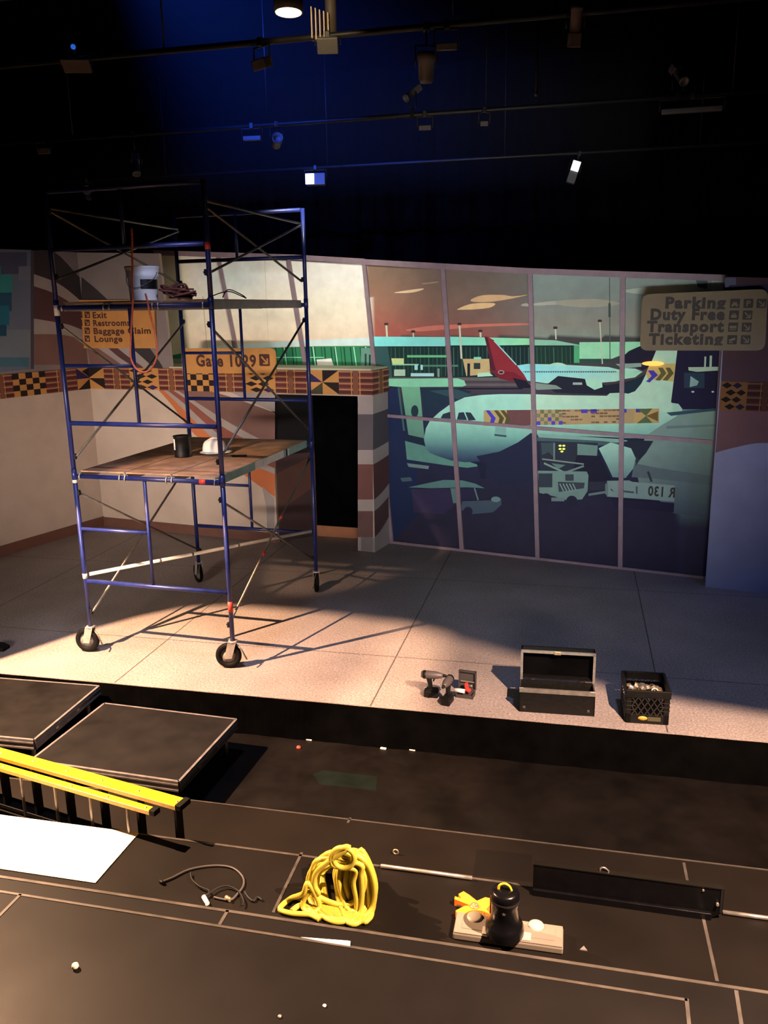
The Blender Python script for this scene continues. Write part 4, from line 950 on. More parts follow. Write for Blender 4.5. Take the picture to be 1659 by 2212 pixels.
# milk crate full of pipe clamps
a, b = onz(1351, 1560, 0), onz(1442, 1566, 0); ang = math.atan2(b.y-a.y, b.x-a.x); cs = (b-a).length
crate = thing('milk_crate', 'black plastic milk crate with gold oval label full of clamps', 'crate', (a.x, a.y, 0), ang)
ch = .285; th = .012; cd = .345; mb = MB()
mb.box((cs/2, cd/2, .008), (cs-.01, cd-.01, .012))
flare = .012
def cside(P, Q):
    P, Q = Vector((*P, 0)), Vector((*Q, 0)); d = (Q-P); L = d.length; d.normalize(); nn = Vector((d.y, -d.x, 0)); R = Matrix((d, nn, Vector((0, 0, 1)))).transposed()
    mid = (P+Q)/2
    mb.box(mid+Vector((0, 0, .04)), (L, th, .08), R); mb.box(mid+nn*.004+Vector((0, 0, ch-.032)), (L+.014, th+.008, .062), R, .003)
    bk.box(mid-nn*.006+Vector((0, 0, .14)), (L, .003, .13), R)  # black sheet added behind the lattice, standing for the shaded inside
    for e in (0.018, L-.018): mb.box(P+d*e+Vector((0, 0, ch/2)), (.036, th, ch), R)
    n = 5; z0, z1 = .07, ch-.06
    for i in range(n):
        for sg in (1, -1):
            x0 = .04+(L-.08)*i/n; x1 = .04+(L-.08)*(i+1)/n
            for z in (z0, (z0+z1)/2): 
                A = P+d*x0+Vector((0, 0, z if sg > 0 else z+(z1-z0)/2)); B_ = P+d*x1+Vector((0, 0, z+(z1-z0)/2 if sg > 0 else z)); la.bar(A+nn*.003, B_+nn*.003, .008, .010, up=nn)
    for z in (.115, .15, .185):
        for e0, e1 in ((0, .07), (L-.07, L)): la.bar(P+d*e0+nn*.007+Vector((0, 0, z)), P+d*e1+nn*.007+Vector((0, 0, z)), .006, .006)
bk = MB(); la = MB()
cside((0, 0), (cs, 0)); cside((cs, 0), (cs, cd)); cside((cs, cd), (0, cd)); cside((0, cd), (0, 0))
cb = mb.build('basket', 'blackp', crate); bk.build('shade_backing', 'drape', crate); la.build('lattice', 'lattice', crate)
mb = MB(); R = Matrix.Rotation(PI/2, 3, 'X'); mb.lathe([(0, 0), (.036, 0), (.036, .003), (0, .003)], 24, (0, 0, 0), R)
for v in mb.bm.verts: v.co.z *= .5
for v in mb.bm.verts: v.co += Vector((cs*.40, -.006, .047))
mb.build('oval_label', 'gold', cb)
mb = MB(); mb.box((cs*.67, -.0085, .045), (.10, .003, .035)); mb.build('plate_label', mat('olive_label', (.06, .055, .03), .5), cb)
# clamps: one built, the rest copied
def make_clamp(m):
    t = thing('pipe_clamp', 'steel pipe clamp heaped in the black milk crate', 'clamp', (0, 0, 0), 0, 'pipe clamps in the milk crate')
    mb = MB(); prof = [(.028*math.cos(a), .028*math.sin(a)) for a in [math.radians(d) for d in range(-50, 231, 20)]]
    inn = [(.021*math.cos(a), .021*math.sin(a)) for a in [math.radians(d) for d in range(230, -51, -20)]]
    mb.prism(prof+inn, -.014, .014, lambda u, v, h: Vector((u, h, v))); mb.build('jaw', m, t)
    mb = MB(); mb.tube([(.0, 0, -.045), (0, 0, -.012)], .006, 8); mb.tube([(0, 0, -.052), (0, 0, -.045)], .011, 6); mb.build('bolt', m, t)
    return t
protos = [make_clamp('brass'), make_clamp('zinc'), make_clamp('chrome')]
random.seed(11); n = 0
RC = Matrix.Rotation(ang, 3, 'Z')
for j in range(5):
    for i in range(6):
        o = protos[n] if n < 3 else copy_tree(protos[random.choice((0, 0, 1, 1, 2))])
        x = .052+i*(cs-.10)/5+random.uniform(-.008, .008); y = .055+j*.058+random.uniform(-.008, .008)
        z = .165+.045*math.exp(-((x-.16)**2+(y-.17)**2)/.01)+random.uniform(0, .018)
        o.location = Vector((a.x, a.y, 0))+RC @ Vector((x, y, z)); o.rotation_euler = (random.uniform(-1.2, 1.2), random.uniform(-1.4, 1.4), random.uniform(0, 6.2)); n += 1
for o in [x for x in C.objects if x.name.startswith('pipe_clamp')]: pass
# two cordless drills
def drill(px, py, rz, label, body_m):
    p = onz(px, py, 0); t = thing('cordless_drill', label, 'drill', (p.x, p.y, 0), rz, 'cordless drills at the stage edge')
    mb = MB(); mb.box((0, 0, .032), (.125, .075, .062), bev=.010); mb.box((.005, 0, .068), (.10, .06, .016), bev=.005); mb.build('battery', 'blackp', t)
    mb = MB(); mb.tube(smooth_pts([(-.012, 0, .07), (-.010, 0, .11), (-.018, 0, .15), (-.022, 0, .17)], 4), [.021, .0205, .020, .020, .020, .0205, .021, .022, .023, .023, .0235, .024, .024][:13], 12); mb.build('grip', 'blackp', t)
    mb = MB(); R = Matrix.Rotation(PI/2, 3, 'Y'); mb.lathe([(0, -.085), (.026, -.085), (.033, -.07), (.035, -.03), (.034, .03), (.028, .06), (.022, .085), (.016, .10), (0, .10)], 20, (0, 0, .198), R); mb.build('motor_housing', body_m, t)
    mb = MB(); mb.lathe([(0, .098), (.014, .098), (.013, .122), (.008, .128), (0, .128)], 14, (0, 0, .198), R); mb.tube([(.122, 0, .198), (.14, 0, .198)], .004, 6); mb.build('chuck', 'blackm', t)
    mb = MB(); mb.box((.022, 0, .155), (.014, .016, .03), Matrix.Rotation(.3, 3, 'Y'), .004); mb.build('trigger', 'blackm', t)
    mb = MB(); mb.lathe([(.0335, -.07), (.0362, -.065), (.0362, -.05), (.0345, -.045)], 20, (0, 0, .198), R); mb.build('rear_ring', 'blackp', t)
    return t
drill(932, 1504, .02, 'left cordless drill lying side-on beside a second drill', 'drillb')
drill(967, 1519, -1.75, 'right cordless drill turned away next to a small open case', 'drillb')
p = onz(1002, 1506, 0); t = thing('bit_case', 'small open dark grey case holding a red tool beside the drills', 'case', (p.x-.07, p.y-.015, 0), -.12)
mb = MB(); shell(mb, 0, .15, 0, .10, 0, .035, .006, 'z+'); mb.build('base', 'darkcase', t)
mb = MB(); shell(mb, 0.0, .15, .103, .135, .035, .20, .006, 'y-'); mb.build('lid', 'darkcase', t)
mb = MB(); mb.box((.075, .112, .105), (.12, .008, .006)); mb.build('lid_rib', 'greyp', t)
b_ = t
t = thing('red_tool', 'red plastic tool lying in the small open case', 'tool', (p.x-.07, p.y-.015, 0), -.12)
mb = MB(); mb.box((.095, .06, .055), (.05, .03, .03), Matrix.Rotation(.5, 3, 'Y'), .006); mb.box((.082, .06, .09), (.028, .028, .055), Matrix.Rotation(-.15, 3, 'Y'), .006); mb.build('body', 'red', t)
mb = MB(); mb.tube([(.095, .058, .095), (.135, .058, .098)], .004, 8); mb.build('shaft', 'chrome', t)
t = thing('tape_roll', 'short white roll lying in front of the red tool in the small case', 'roll', (p.x-.045, p.y+.01, .035), -.12)
mb = MB(); mb.tube([(-.035, 0, .018), (.052, 0, .018)], .018, 16); mb.build('roll', 'white', t); mb = MB(); mb.tube([(-.037, 0, .018), (.054, 0, .018)], .008, 10); mb.build('core', 'greyp', t)
p = onz(4, 1403, 0); mb = MB(); mb.prism([(-.09, 0), (.055, 0), (.06, .03), (.0, .055), (-.09, .06)], -.05, .05, lambda u, v, h: Vector((p.x+u, p.y+h, v))); tag(mb.build('rubber_wedge', 'rubber'), 'black rubber wedge at the left edge of the lit stage floor', 'wedge')
# scraps along the foot of the stage front
for x, y, nm, lb, m in ((668, 1599, 'tape_scrap', 'pale tape scrap farthest left along the foot of the stage front', 'wtape'), (828, 1618, 'tape_scrap', 'bright white tape scrap in the middle of the foot of the stage front', 'board'), (891, 1621, 'tape_scrap', 'pale tape scrap farthest right along the foot of the stage front', 'wtape')):
    p = onz(x, y, ZP); mb = MB(); mb.box((p.x, p.y, ZP+.006), (.05, .022, .010), Matrix.Rotation(-.1, 3, 'Z'), .002); tag(mb.build(nm, m), lb, 'scrap', 'tape scraps on the pit floor')
p = onz(645, 1616, ZP); mb = MB(); mb.lathe([(0, 0), (.018, 0), (.020, .008), (.014, .018), (0, .020)], 14, (p.x, p.y, ZP)); tag(mb.build('bottle_cap', 'rtape'), 'small dull red cap lying on the pit floor near the stage front', 'cap')

# ================================================================== PIT AND SEATING TIERS
def deck(label, px_fr, px_br, z, w, rz_fix=None, brass=True):
    fr = onz(*px_fr, z); br = onz(*px_br, z); d = (br-fr); L = d.length; rz = math.atan2(d.y, d.x)-PI/2
    t = thing('stage_deck', label, 'platform', (fr.x, fr.y, ZP), rz, 'portable stage decks in the pit'); h = z-ZP
    mb = MB(); mb.box((-w/2, L/2, h-.009), (w-.02, L-.02, .018)); mb.build('deck_board', 'deckt', t)
    mb = MB()
    for p, q in (((-w, 0), (0, 0)), ((-w, L), (0, L)), ((-w, 0), (-w, L)), ((0, 0), (0, L))):
        mb.bar((*p, h-.045), (*q, h-.045), .022, .088); mb.bar((*p, h-.030), (*q, h-.030), .030, .012); mb.bar((*p, h-.075), (*q, h-.075), .032, .014)
    mb.build('edge_frame', 'deckedge', t)
    for x, y in ((-.09, .10), (-w+.09, .10), (-.06, L-.10), (-w+.09, L-.10)):
        mb = MB(); mb.tube([(x, y, .01), (x, y, h-.09)], .019, 10); lg = mb.build('leg', 'alud', t)
        mb = MB(); mb.lathe([(0, 0), (.026, 0), (.026, .012), (.018, .02), (0, .02)], 12, (x, y, 0)); mb.build('foot', 'rubber', lg)
        mb = MB(); mb.tube([(x, y, h-.125), (x, y, h-.085)], .026, 10); mb.build('leg_socket', 'brass', lg)
    for y in (.3*L, .62*L):
        mb = MB(); mb.box((.013, y, h-.05), (.006, .035, .02)); mb.build('bolt_plate', 'alu', t)
    return t
deck('lower black-topped portable stage deck with metal edge near the stage front', (386, 1687), (510, 1553), -.07, 1.25)
deck('higher black-topped portable stage deck cut off by the left photo edge', (73, 1597), (213, 1481), .0, 1.3)
# yellow stepladder lying on its side
ZL = .25
A0, A1 = onz(-160, 1581, ZL), onz(389, 1734, ZL); B0, B1 = onz(-160, 1608, ZL), onz(328, 1749, ZL)
t = thing('stepladder', 'yellow fibreglass stepladder lying on its side below the stage decks', 'ladder', (A0.x, A0.y, ZA))
def loc(v): return Vector((v.x-A0.x, v.y-A0.y, v.z-ZA))
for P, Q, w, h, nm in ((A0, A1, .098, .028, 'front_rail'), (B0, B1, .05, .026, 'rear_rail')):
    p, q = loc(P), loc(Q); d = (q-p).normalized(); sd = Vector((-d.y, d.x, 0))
    for zz, mm in ((ZL-ZA, 'yellow'), (.016, 'blackm')):  # lower rails coloured black in place of shade; the ladder is yellow
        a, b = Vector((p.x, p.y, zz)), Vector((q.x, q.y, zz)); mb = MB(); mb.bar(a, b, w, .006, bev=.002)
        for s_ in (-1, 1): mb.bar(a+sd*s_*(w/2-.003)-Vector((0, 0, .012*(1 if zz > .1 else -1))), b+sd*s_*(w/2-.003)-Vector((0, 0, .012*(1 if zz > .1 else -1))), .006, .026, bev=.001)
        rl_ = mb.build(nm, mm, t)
        if zz > .1:
            L = (b-a).length; i = 0
            while .16+.305*i < L:
                c = a+d*(.16+.305*i); mb = MB(); mb.lathe([(0, .006), (.006, .006), (.009, .003), (.009, 0)], 10, c)
                mb.build('rivet', 'alu', rl_); i += 1
            mb = MB(); e = b+d*.02; mb.box(e-Vector((0, 0, .005)), (.045, w+.006, .036), Matrix.Rotation(math.atan2(d.y, d.x), 3, 'Z'), .004); mb.build('end_foot', 'rubber', rl_)
    L = (q-p).length; i = 0; R = Matrix.Rotation(math.atan2(d.y, d.x), 3, 'Z')
    off = .16 if nm == 'front_rail' else .31
    while off+.305*i < L:
        c = p+d*(off+.305*i); c.z = (ZL-ZA+.016)/2
        mb = MB()
        if nm == 'front_rail': mb.box(c, (.022, .06, ZL-ZA-.02), R, .002)
        else: mb.tube([c-Vector((0, 0, (ZL-ZA)/2-.012)), c+Vector((0, 0, (ZL-ZA)/2-.012))], .010, 8)
        mb.build('step' if nm == 'front_rail' else 'rear_brace', 'blackm' if nm == 'front_rail' else 'alud', t); i += 1
# white board on the middle tier
a, b = onz(300, 1801, ZB), onz(206, 1909, ZB)
mb = MB(); mb.prism([(a.x, a.y), (b.x, b.y), (b.x-1.6, b.y+.0), (a.x-1.6, a.y)], ZB, ZB+.006, lambda u, v, h: Vector((u, v, h))); tag(mb.build('white_board', 'board'), 'large plain white board lying flat on the tier by the left photo edge', 'board')
# yellow cable heap: one long run of loops
random.seed(21); pts = []
def lay(x, y, Y, r=.0155):
    p = ony(x, y, Y)
    if p.z < ZB+r: p = onz(x, y, ZB+r)
    if p.y > YB-.03: p.y = YB-.03
    if p.y < YC+.03: p.y = YC+.03
    return p
for i in range(30):
    xr = 808-abs(15-i)*.5+random.uniform(-26, 5); xl = random.uniform(662, 706) if i < 9 or i % 7 == 0 else random.uniform(722, 782); cy = 1914+random.uniform(-12, 12); ry = random.uniform(52, 78) if i > 8 else 70+random.uniform(-10, 5)
    Y = -2.14-.0105*i; n_ = 9; ph = random.random()*.4
    for k in range(n_):
        a = -PI/2+ph+2*PI*k/n_; cx = (xl+xr)/2; rx = (xr-xl)/2
        pts.append(lay(cx+rx*math.cos(a)+random.uniform(-5, 5)-12*math.sin(a)*-.4, cy+ry*math.sin(a)+random.uniform(-5, 5), Y))
for k in range(14):
    a = 2.2+2*PI*k/9; pts.append(lay(738+24*math.cos(a)+k*.6, 1853+22*math.sin(a), -2.46))
for x, y, Y in ((700, 1868, -2.46), (682, 1888, -2.46), (679, 1912, -2.46), (688, 1930, -2.46), (672, 1925, -2.46), (658, 1940, -2.46), (655, 1960, -2.46), (672, 1972, -2.46), (690, 1955, -2.46), (666, 1908, -2.47), (655, 1930, -2.47), (630, 1940, -2.4), (610, 1955, -2.4), (606, 1966, -2.4), (630, 1973, -2.4), (668, 1976, -2.4), (690, 1985, -2.4), (655, 1955, -2.45), (630, 1968, -2.4)): pts.append(lay(x, y, Y))
mb = MB(); mb.tube(smooth_pts(pts, 5), .0150, 9); tag(mb.build('yellow_cable', 'ycable'), 'heap of thick yellow cable loops lying on the middle tier', 'cable')
# black cable tail with connectors
t = thing('black_cable', 'thin black cable tail with pale plugs lying left of the yellow heap', 'cable', onz(450, 1915, ZB))
def onB(x, y, dz=.006): p = onz(x, y, ZB+dz); return p-t.location
mb = MB(); mb.tube(smooth_pts([onB(x, y, .008+.0*i) for i, (x, y) in enumerate(((350, 1905), (372, 1896), (410, 1878), (460, 1870), (500, 1874), (523, 1892), (526, 1912), (512, 1932), (498, 1944), (478, 1942), (462, 1938)))], 6), .0062, 8); mb.build('cord', 'darkcase', t)
mb = MB(); mb.tube(smooth_pts([onB(x, y, .018) for x, y in ((412, 1884), (414, 1898), (430, 1914), (452, 1924), (446, 1934), (470, 1918), (492, 1914), (514, 1924), (526, 1944), (524, 1956))], 6), .0045, 7); mb.build('cord', 'blackm', t)
mb = MB(); mb.tube([onB(440, 1937, .014), onB(448, 1952, .014)], .013, 10); mb.build('plug', 'white', t); mb = MB(); mb.tube([onB(488, 1938, .014), onB(497, 1944, .014)], .012, 10); mb.build('plug', 'brass', t)
mb = MB(); mb.tube([onB(345, 1903, .010), onB(354, 1908, .010)], .010, 8); mb.build('plug', 'blackp', t)
mb = MB(); mb.tube(smooth_pts([onz(x, y, ZB+.008) for x, y in ((528, 1926), (538, 1940), (548, 1946), (556, 1938), (566, 1944))], 5), .007, 7); tag(mb.build('short_cord', 'blackm'), 'short black cord end lying between the cable tail and the yellow heap', 'cord')
# orange cross-shaped plastic tool
Z5 = lambda x, y: (940+x/5.184, 1820+y/5.186)
t = thing('orange_reel', 'orange plastic cross-shaped reel lying beside the black canister', 'reel', onz(1020, 1960, ZB))
out = [(262, 575), (318, 545), (382, 585), (468, 652), (560, 612), (612, 622), (612, 700), (572, 748), (612, 790), (606, 850), (500, 905), (455, 860), (405, 815), (330, 830), (290, 862), (228, 762), (330, 708), (392, 704), (215, 634), (222, 600), (290, 625)]
mb = MB(); P = [onz(*Z5(x, y), ZB+.045)-t.location for x, y in out]
mb.prism([(p.x, p.y) for p in P], .004, .045, lambda u, v, h: Vector((u, v, h))); bd_ = mb.build('body', 'orange', t)
c = onz(*Z5(440, 715), ZB+.046)-t.location; mb = MB(); mb.lathe([(.012, 0), (.022, 0), (.022, .008), (.012, .008), (.012, 0)], 18, (c.x, c.y, .045)); mb.build('hub_ring', 'brass', bd_)
c = onz(*Z5(515, 805), ZB+.046)-t.location; mb = MB(); mb.box((c.x, c.y, .0455), (.035, .022, .003), Matrix.Rotation(.3, 3, 'Z')); mb.build('rating_patch', mat('tan_patch', (.40, .22, .06), .5), bd_)
c = onz(*Z5(265, 700), ZB+.02)-t.location; mb = MB(); mb.tube([(c.x-.03, c.y+.06, .012), (c.x, c.y, .012), (c.x+.05, c.y-.02, .012)], .009, 8); mb.build('cord_end', 'blackp', t)
# clear organiser box under the canister, canister, black light bar
a, b, c = onz(978, 2030, ZB), onz(1216, 2064, ZB), onz(984, 1997, ZB); rz = math.atan2(b.y-a.y, b.x-a.x); L = (b-a).length; D = .155
t = thing('organiser_box', 'flat translucent plastic organiser box lying under the black canister', 'box', (a.x, a.y, ZB), rz)
mb = MB(); mb.box((L/2, D/2, .021), (L, D, .040), bev=.008); mb.build('base', 'clear', t)
mb = MB(); mb.box((L/2, D/2, .044), (L-.006, D-.006, .010), bev=.004); mb.box((L/2, D/2, .050), (L-.08, D-.07, .004), bev=.0015); lidp = mb.build('lid', 'clear', t)
for x, y in ((.10, D-.03), (L-.14, D-.03)):
    mb = MB(); mb.lathe([(.042, 0), (.040, .008), (.03, .014), (0, .016)], 20, (x, y, .049)); mb.build('finger_grip', 'clearl', lidp)
for x, w in ((.165, .03), (L-.20, .075)): mb = MB(); mb.box((x, .035, .052), (w, .055, .010), bev=.003); mb.build('latch', 'clearl', lidp)
p = onz(1092, 2036, ZB); p = Vector((onz(1091, 2005, ZB+.05).x, (a.y+c.y)/2-.012, 0))
t = thing('canister', 'black cylindrical canister with flared base and yellow loop standing on the organiser box', 'canister', (p.x, p.y, ZB+.0525))
hh = ony(1090, 1922, p.y).z-ZB-.0525
mb = MB(); mb.lathe([(0, 0), (.096, 0), (.100, .01), (.098, .045), (.090, .065), (.074, .085), (.070, .12), (.070, hh-.075), (.0735, hh-.07), (.0735, hh-.022), (.069, hh-.008), (.06, hh), (0, hh+.003)], 30); bd_ = mb.build('body', 'blackg', t)
mb = MB(); mb.lathe([(.073, hh-.060), (.0758, hh-.057), (.0758, hh-.045), (.074, hh-.041)], 30); mb.build('rim_band', 'blackm', bd_)
mb = MB()
for k in range(5):
    a_ = PI/2+2*PI*k/5; mb.face([(.013*math.cos(a_), -.0712, .165+.013*math.sin(a_)), (.005*math.cos(a_+.6), -.0712, .165+.005*math.sin(a_+.6)), (0, -.0712, .165), (.005*math.cos(a_-.6), -.0712, .165+.005*math.sin(a_-.6))])
mb.build('star_mark', 'gearw', bd_)
mb = MB(); mb.tube(smooth_pts([(-.035, 0, hh-.004), (-.03, 0, hh+.022), (-.005, 0, hh+.036), (.02, 0, hh+.024), (.032, 0, hh-.004)], 5), .0065, 8); mb.build('carry_loop', 'yellow', t)
a, b = onz(1151, 1924, ZB), onz(1532, 1977, ZB); a.y = b.y = YB-.075; a = Vector((onz(1151, 1924, ZB).x, YB-.075, ZB)); b = Vector((onz(1534, 1977, ZB).x, YB-.075, ZB)); L = b.x-a.x
hb_ = ony(1151, 1862, YB-.05).z-ZB
t = thing('light_bar', 'long black metal light bar standing on edge on the middle tier', 'light bar', (a.x, YB-.055, ZB), (onz(1532, 1977, ZB).y-onz(1151, 1924, ZB).y)/L)
mb = MB(); mb.prism([(0, 0), (L, 0), (L+.055, .045), (L+.055, hb_), (0, hb_)], -.012, .012, lambda u, v, h: Vector((u, h, v))); bd_ = mb.build('housing', 'blackg', t)
mb = MB(); mb.box((L/2, -.022, .020), (L, .020, .040), bev=.004); mb.build('lower_lip', 'blackg', bd_)
mb = MB(); mb.bar((0, 0, hb_), (L+.055, 0, hb_), .034, .010, bev=.003); mb.build('top_edge', mat('worn_black_edge', (.02, .018, .016), .16, metal=.6, noise=.05), bd_)
mb = MB(); mb.box((L+.045, -.0, hb_/2+.02), (.012, .034, hb_-.05)); mb.build('end_plate', 'blackm', bd_)
mb = MB(); mb.tube([(L+.025, -.015, .10), (L+.025, -.03, .10)], .008, 8); mb.tube([(L-.05, -.014, hb_-.02), (L-.05, -.02, hb_-.02)], .006, 8); mb.build('screw', 'gearw', bd_)
mb = MB(); mb.tube(smooth_pts([(L*.38, 0, hb_+.004), (L*.385, 0, hb_+.022), (L*.405, 0, hb_+.026), (L*.425, 0, hb_+.012), (L*.43, 0, hb_+.004)], 4), .005, 6); mb.build('hook', 'chrome', bd_)
for nm, p0, p1, lb in (('conduit', (826, 1861), (1022, 1886), 'pale metal conduit lying along the tier edge right of the yellow heap'), ('conduit', (1560, 1966), (1720, 1992), 'bluish metal conduit running out of the photo behind the light bar')):
    a, b = onz(*p0, ZB+.014), onz(*p1, ZB+.014)
    a.y = YB-.022 if p0[0] < 1000 else YB-.03; b.y = a.y; mb = MB(); mb.tube([a, b], .012, 10); tag(mb.build(nm, 'alu'), lb, 'pipe', 'conduits along the tier edge')
P = [onz(x, y, ZC) for x, y in ((650, 2027), (752, 2035), (757, 2036), (756, 2046), (700, 2037))]
mb = MB(); mb.prism([(p.x, p.y) for p in P], ZC+.003, ZC+.008, lambda u, v, h: Vector((u, v, h))); tag(mb.build('paper_strip', 'board'), 'white wedge of paper lying on the seam of the nearest tier', 'paper')
p = onz(163, 2092, ZC); mb = MB(); mb.lathe([(0, 0), (.012, .003), (.017, .012), (.014, .024), (0, .03)], 14, (p.x, p.y, ZC)); tag(mb.build('cork', 'wtape'), 'pale cork-like stub lying on the nearest tier at lower left', 'cork')
for x, y, lb in ((701, 2174, 'tiny tan crumb farther right on the nearest tier near the photo bottom'), (604, 2197, 'tiny grey crumb nearest the bottom edge of the photo')):
    p = onz(x, y, ZC); mb = MB(); mb.lathe([(0, 0), (.008, .001), (.009, .006), (0, .010)], 10, (p.x, p.y, ZC)); tag(mb.build('crumb', 'wtape' if x > 650 else 'greyp'), lb, 'crumb')
p = onz(1261, 2051, ZB); mb = MB(); mb.prism([(p.x-.02, p.y-.01), (p.x+.018, p.y-.01), (p.x, p.y+.02)], ZB, ZB+.006, lambda u, v, h: Vector((u, v, h))); tag(mb.build('paper_scrap', 'gearw'), 'small grey paper scrap on the middle tier right of the organiser box', 'paper')
p = onz(855, 1846, ZA); mb = MB(); mb.tube([p+Vector((.016*math.cos(2*PI*k/14), .0, .02+.016*math.sin(2*PI*k/14))) for k in range(14)], .005, 7, closed=True); tag(mb.build('eye_bolt', 'brass'), 'small shiny ring standing on the front tier behind the yellow heap', 'ring')

# ================================================================== LIGHTING GRID ABOVE
def gpipe(x0, x1, Y, z, lb): 
    t = thing('lighting_pipe', lb, 'pipe', (x0, Y, z)); mb = MB(); mb.tube([(0, 0, 0), (x1-x0, 0, 0)], .026, 10); mb.build('tube', 'pipe', t)
    x = .6
    while x < x1-x0:
        mb = MB(); mb.tube([(x, 0, .02), (x, 0, 7.19-z)], .008, 6); mb.build('hanger', 'pipe', t); x += 2.6
for Y, z, lb in ((.2, 5.62, 'nearest dark lighting pipe overhead carrying the warm lamp'), (1.4, 5.50, 'second dark lighting pipe from the house, over the scaffold'), (4.0, 5.38, 'third dark lighting pipe, above the airport backdrop'), (6.5, 5.28, 'farthest dark lighting pipe, behind the scenery')): gpipe(-9.5, 5, Y, z, lb)
PZ = {.2: 5.62, 1.4: 5.50, 4.0: 5.38, 6.5: 5.28}
def lamp(kind, px, py, Y, label, m='gearb', tilt=.6, rz=0.0, s=1.0, lens=None, grp='stage lights on the grid'):
    p = ony(px, py, Y); zp = PZ[Y]; t = thing('stage_light', label, 'stage light', p, rz, grp); R = Matrix.Rotation(tilt, 3, 'X')
    mb = MB()
    if kind == 'can':
        mb.lathe([(0, -.17*s), (.06*s, -.17*s), (.085*s, -.13*s), (.09*s, .05*s), (.105*s, .055*s), (.105*s, .15*s), (.096*s, .15*s), (.088*s, .06*s), (0, .06*s)], 20, (0, 0, 0), R)
    elif kind == 'profile':
        mb.box(R @ Vector((0, 0, -.14*s)), (.17*s, .15*s, .18*s), R, .01); mb.lathe([(.075*s, -.05*s), (.075*s, .20*s), (.085*s, .20*s), (.085*s, .26*s), (.075*s, .26*s), (.07*s, .21*s), (0, .21*s)], 18, (0, 0, 0), R)
    else:   # bar / panel
        mb.box((0, 0, 0), (kind[0]*s, kind[2]*s, kind[1]*s), R, .008)
        for k in range(4): mb.box(R @ Vector((kind[0]*s*(-.36+.24*k), kind[2]*s*.5+.006, 0)), (.006, .014, kind[1]*s*.8), R)
    b = mb.build('housing', m, t)
    if lens:
        mb = MB()
        if kind in ('can', 'profile'): zz = (.145 if lens == 'ewarm' else .062)*s if kind == 'can' else .215*s; rr = (.094 if lens == 'ewarm' else .086)*s if kind == 'can' else .07*s; mb.lathe([(0, zz), (rr, zz), (rr, zz+.006), (0, zz+.012)], 18, (0, 0, 0), R)
        else: mb.box(R @ Vector((kind[0]*s*(-.28), -kind[2]*s*.5-.004, 0)), (kind[0]*s*.44, .006, kind[1]*s*.88), R, .002)
        mb.build('lens', lens, b)
    w = (.12 if not isinstance(kind, tuple) else kind[0]/2+.02)*s
    dz = zp-p.z; sg = 1 if dz > 0 else -1
    mb = MB(); mb.tube([(-w, 0, 0), (-w, 0, sg*min(.16, abs(dz)*.8)), (w, 0, sg*min(.16, abs(dz)*.8)), (w, 0, 0)], .009, 6); mb.build('yoke', 'gearb', t)
    mb = MB(); mb.tube([(0, 0, sg*min(.16, abs(dz)*.8)), (0, 0, dz)], .011, 6); mb.box((0, 0, dz), (.05, .07, .07), None, .008); mb.build('clamp', 'gearb', t)
    return t
lamp('can', 622, -22, .2, 'warm glowing round stage light at the top edge of the photo', 'gearw', PI-.05, 0, 1.0, 'ewarm')
t = lamp((.20, .14, .10), 708, 97, 1.4, 'stage light with cream cooling fins and bluish front at top centre', 'gearw', .5, .2, .9)
for k in range(5):
    mb = MB(); mb.box((-.13+.035*k, .02, .17-.012*k), (.010, .10, .24)); mb.build('cooling_fin', mat('cream_fin', (.80, .62, .42), .5) if k == 0 else bpy.data.materials['cream_fin'], t)
mb = MB(); mb.tube([(.03, .06, .08), (.03, .06, .62)], .05, 10); mb.build('mount_post', 'geart', t)
L_ = [((.20, .10, .12), 566, 137, 1.4, 'grey box stage light hanging upper left of centre', 'gearw', .4, -.5, .85, None),
      ((.34, .19, .05), 165, 141, 1.4, 'tan flat panel light near the upper left corner', 'geart', .9, .3, .75, None),
      ('can', 921, 144, 1.4, 'blue-tinted round stage light at upper centre right', 'gearw', .2, .3, .75, None),
      ((.22, .07, .08), 965, 101, 1.4, 'purple-tinted short bar light beside the blue round light', 'gearw', .2, .1, .8, None),
      ('profile', 1243, 60, 1.4, 'narrow dim stage light right of centre near the top', 'geart', .3, .2, .6, None),
      ((.22, .05, .06), 545, 299, 4.0, 'short pale strip light on the third pipe above the scaffold', 'gearw', 0, .1, 1, None),
      ('can', 598, 306, 4.0, 'pale round stage light next to the short strip light', 'gearw', 1.2, .5, .62, None),
      ((.16, .06, .06), 918, 276, 4.0, 'small tan box light on the third pipe near centre', 'geart', .2, .1, .9, None),
      ((.10, .06, .06), 1046, 267, 4.0, 'smallest tan box light on the third pipe', 'geart', .2, .1, .9, None),
      ((.62, .05, .06), 1494, 238, 4.0, 'long grey strip light on the third pipe at far right', 'gearw', 0, 0, 1, None),
      ('profile', 1466, 160, 4.0, 'slanting blue-grey stage light at far right', 'gearw', 2.3, .5, .6, None),
      ('profile', 293, 354, 4.0, 'slanting pale stage light above the scaffold top', 'gearw', 2.6, .5, .6, None),
      ('profile', 892, 200, 4.0, 'slanting pale stage light below the blue round light', 'gearw', 2.2, -.8, .5, None),
      ((.16, .07, .06), 95, 326, 4.0, 'reddish dim bar light at the left end of the third pipe', 'geart', .1, 0, 1, None),
      ('can', 190, 418, 6.5, 'pale stage light seen just above the scaffold top rail', 'gearw', 1.0, .4, .7, None)]
for a in L_: lamp(a[0], a[1], a[2], a[3], a[4], a[5], a[6], a[7], a[8], a[9])
lamp((.29, .17, .10), 682, 388, 6.5, 'bright white square light glowing above the left end of the backdrop', 'gearw', -.1, .15, 1.0, 'ebulb')
